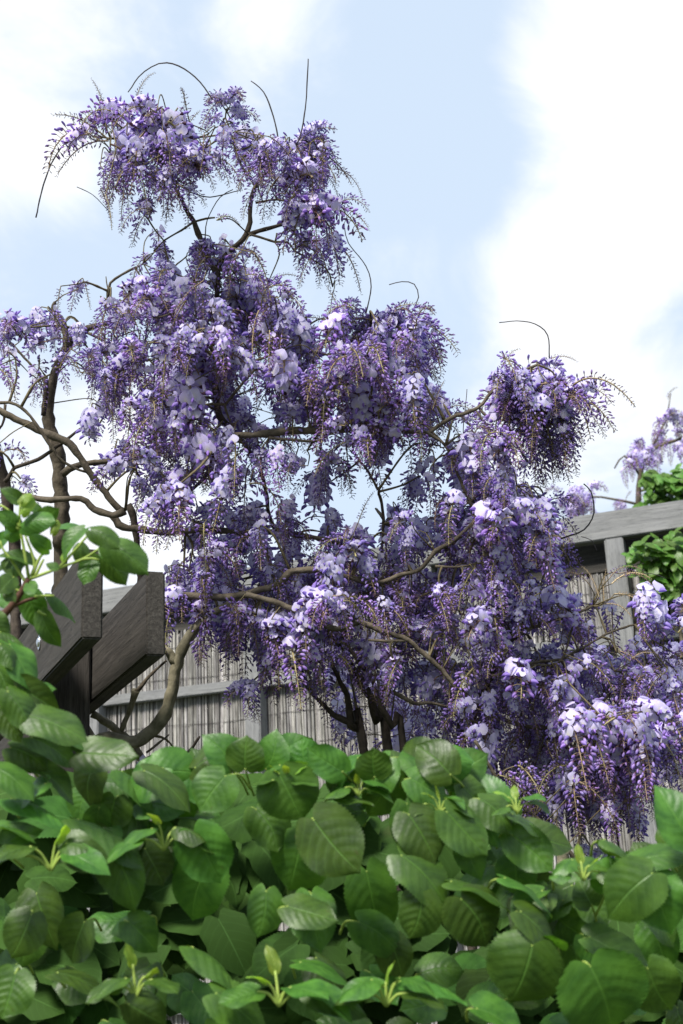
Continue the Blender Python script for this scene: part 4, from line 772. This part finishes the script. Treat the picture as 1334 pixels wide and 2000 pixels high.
for x0, x1, y0, y1, n_ in ((165, 380, 1490, 1660, 26), (1035, 1150, 1715, 1830, 12), (930, 1060, 1600, 1700, 6)):
    for k in range(n_):
        bx2 = x0 + (x1 - x0) * ((k * .618 + .1) % 1); by2 = y0 + (y1 - y0) * (k + .5) / n_; a = gL.normal(0, .8); ln = gL.uniform(68, 100)
        px_leaf(bx2, by2, bx2 + math.sin(a) * ln, by2 + math.cos(a) * ln * .8, ln * .85, gL.uniform(1.70, 1.80), gL.uniform(.25, .65), gL.uniform(0, .03))
print('HERO LEAVES', NLEAF)
fill(max(0, 275 - NLEAF), 1.66, 1.80, 38, LEAF, .05, .075)
fill(300 - NLEAF, 1.88, 2.04, 80, LEAF_DEEP_SHADE, .06, .09)
# the mass of inner foliage, joined
tm = TM(); r = gL
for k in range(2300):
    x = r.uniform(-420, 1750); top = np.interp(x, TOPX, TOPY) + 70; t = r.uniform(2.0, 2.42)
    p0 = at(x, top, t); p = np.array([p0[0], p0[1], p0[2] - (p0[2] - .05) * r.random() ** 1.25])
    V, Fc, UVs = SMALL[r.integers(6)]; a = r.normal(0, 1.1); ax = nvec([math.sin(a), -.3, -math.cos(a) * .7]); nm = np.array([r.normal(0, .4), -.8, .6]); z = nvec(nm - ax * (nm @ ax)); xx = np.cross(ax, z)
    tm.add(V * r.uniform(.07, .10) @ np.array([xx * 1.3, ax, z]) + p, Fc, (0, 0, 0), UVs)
V, Fc, Cc, UVs = tm.arrays(); tag(link('inner_foliage', mesh_from('inner_foliage', V, Fc, None, LEAF_DEEP_SHADE, UVs), hyd, IH), kind='stuff')
for x, t in ((120, 2.3), (420, 2.32), (690, 2.3), (1040, 2.25), (1290, 2.25)):
    p1 = at(x, np.interp(x, TOPX, TOPY) + 110, t); P = np.array([[p1[0] + r.normal(0, .1), p1[1], 0], [p1[0] + r.normal(0, .06), p1[1] + .02, .6], [p1[0] + r.normal(0, .05), p1[1], 1.1], list(p1)])
    V, Fc = tube_arrays(catmull(P, .03), .011, 8, .12, int(x)); link('woody_stem', mesh_from('woody_stem', V, Fc, None, BARK_DARK), hyd, IH)
print('LEAVES', NLEAF)

# ------------------------------------------------------------------ green creeper on the fence
CR_ME = [mesh_from('leaf', *a[:2], None, CREEPER, a[2]) for a in SMALL]
def creeper(name, label, t, regions, seed, stems, Lr):
    r = np.random.default_rng(seed); b = at(regions[0][0], regions[0][1], t); root = empty(name, (b[0], b[1], 0), label, 'creeper'); I = off(root)
    for px in stems:
        Q = catmull(np.array([at(x, y, t + .03) for x, y in px]), .05); V, Fc = tube_arrays(Q, .004, 5, .1, 1); link('stem', mesh_from('stem', V, Fc, None, BARK), root, I)
    P = np.array([[b[0], b[1], 0], [b[0] + .04, b[1], 1.3], list(at(stems[0][0][0], stems[0][0][1], t + .03))]); V, Fc = tube_arrays(catmull(P, .1), .008, 6, .1, 1); link('stem', mesh_from('stem', V, Fc, None, BARK), root, I)
    for x, y, rx, ry, n in regions:
        for k in range(n):
            a, q = r.uniform(0, 6.28), math.sqrt(r.random()); p = at(x + rx * q * math.cos(a), y + ry * q * math.sin(a), t + r.uniform(-.06, .06)); th = r.normal(0, 1.0)
            ax = nvec([math.sin(th), -.4, -math.cos(th) * .7]); nm = np.array([r.normal(0, .35), -.7, .7]); z = nvec(nm - ax * (nm @ ax)); xx = np.cross(ax, z); l = r.uniform(*Lr)
            link('leaf', CR_ME[r.integers(6)], root, I @ Matrix(((xx[0] * l, ax[0] * l, z[0] * l, p[0]), (xx[1] * l, ax[1] * l, z[1] * l, p[1]), (xx[2] * l, ax[2] * l, z[2] * l, p[2]), (0, 0, 0, 1))))
creeper('green_creeper', 'bright green creeper hanging under the grey top beam of the fence', 4.80,
        [(1290, 1110, 50, 35, 95), (1290, 1065, 55, 12, 45), (1244, 1075, 16, 16, 16), (1320, 1060, 25, 22, 24), (1285, 1150, 35, 14, 25), (1330, 1120, 30, 50, 40)], 4, [[(1320, 1160), (1300, 1100), (1250, 1065)], [(1340, 1140), (1320, 1080), (1340, 1055)]], (.035, .06))
creeper('green_creeper', 'bright green creeper rising above the fence below the far lilac wisteria', 6.2,
        [(1285, 945, 30, 24, 50), (1325, 935, 25, 22, 45), (1265, 930, 14, 12, 14), (1310, 975, 40, 12, 34), (1255, 985, 10, 8, 6), (1330, 965, 20, 25, 20)], 9, [[(1280, 990), (1290, 940), (1330, 920)], [(1280, 980), (1310, 960), (1345, 950)]], (.04, .075))
print('OBJECTS', len(bpy.data.objects))
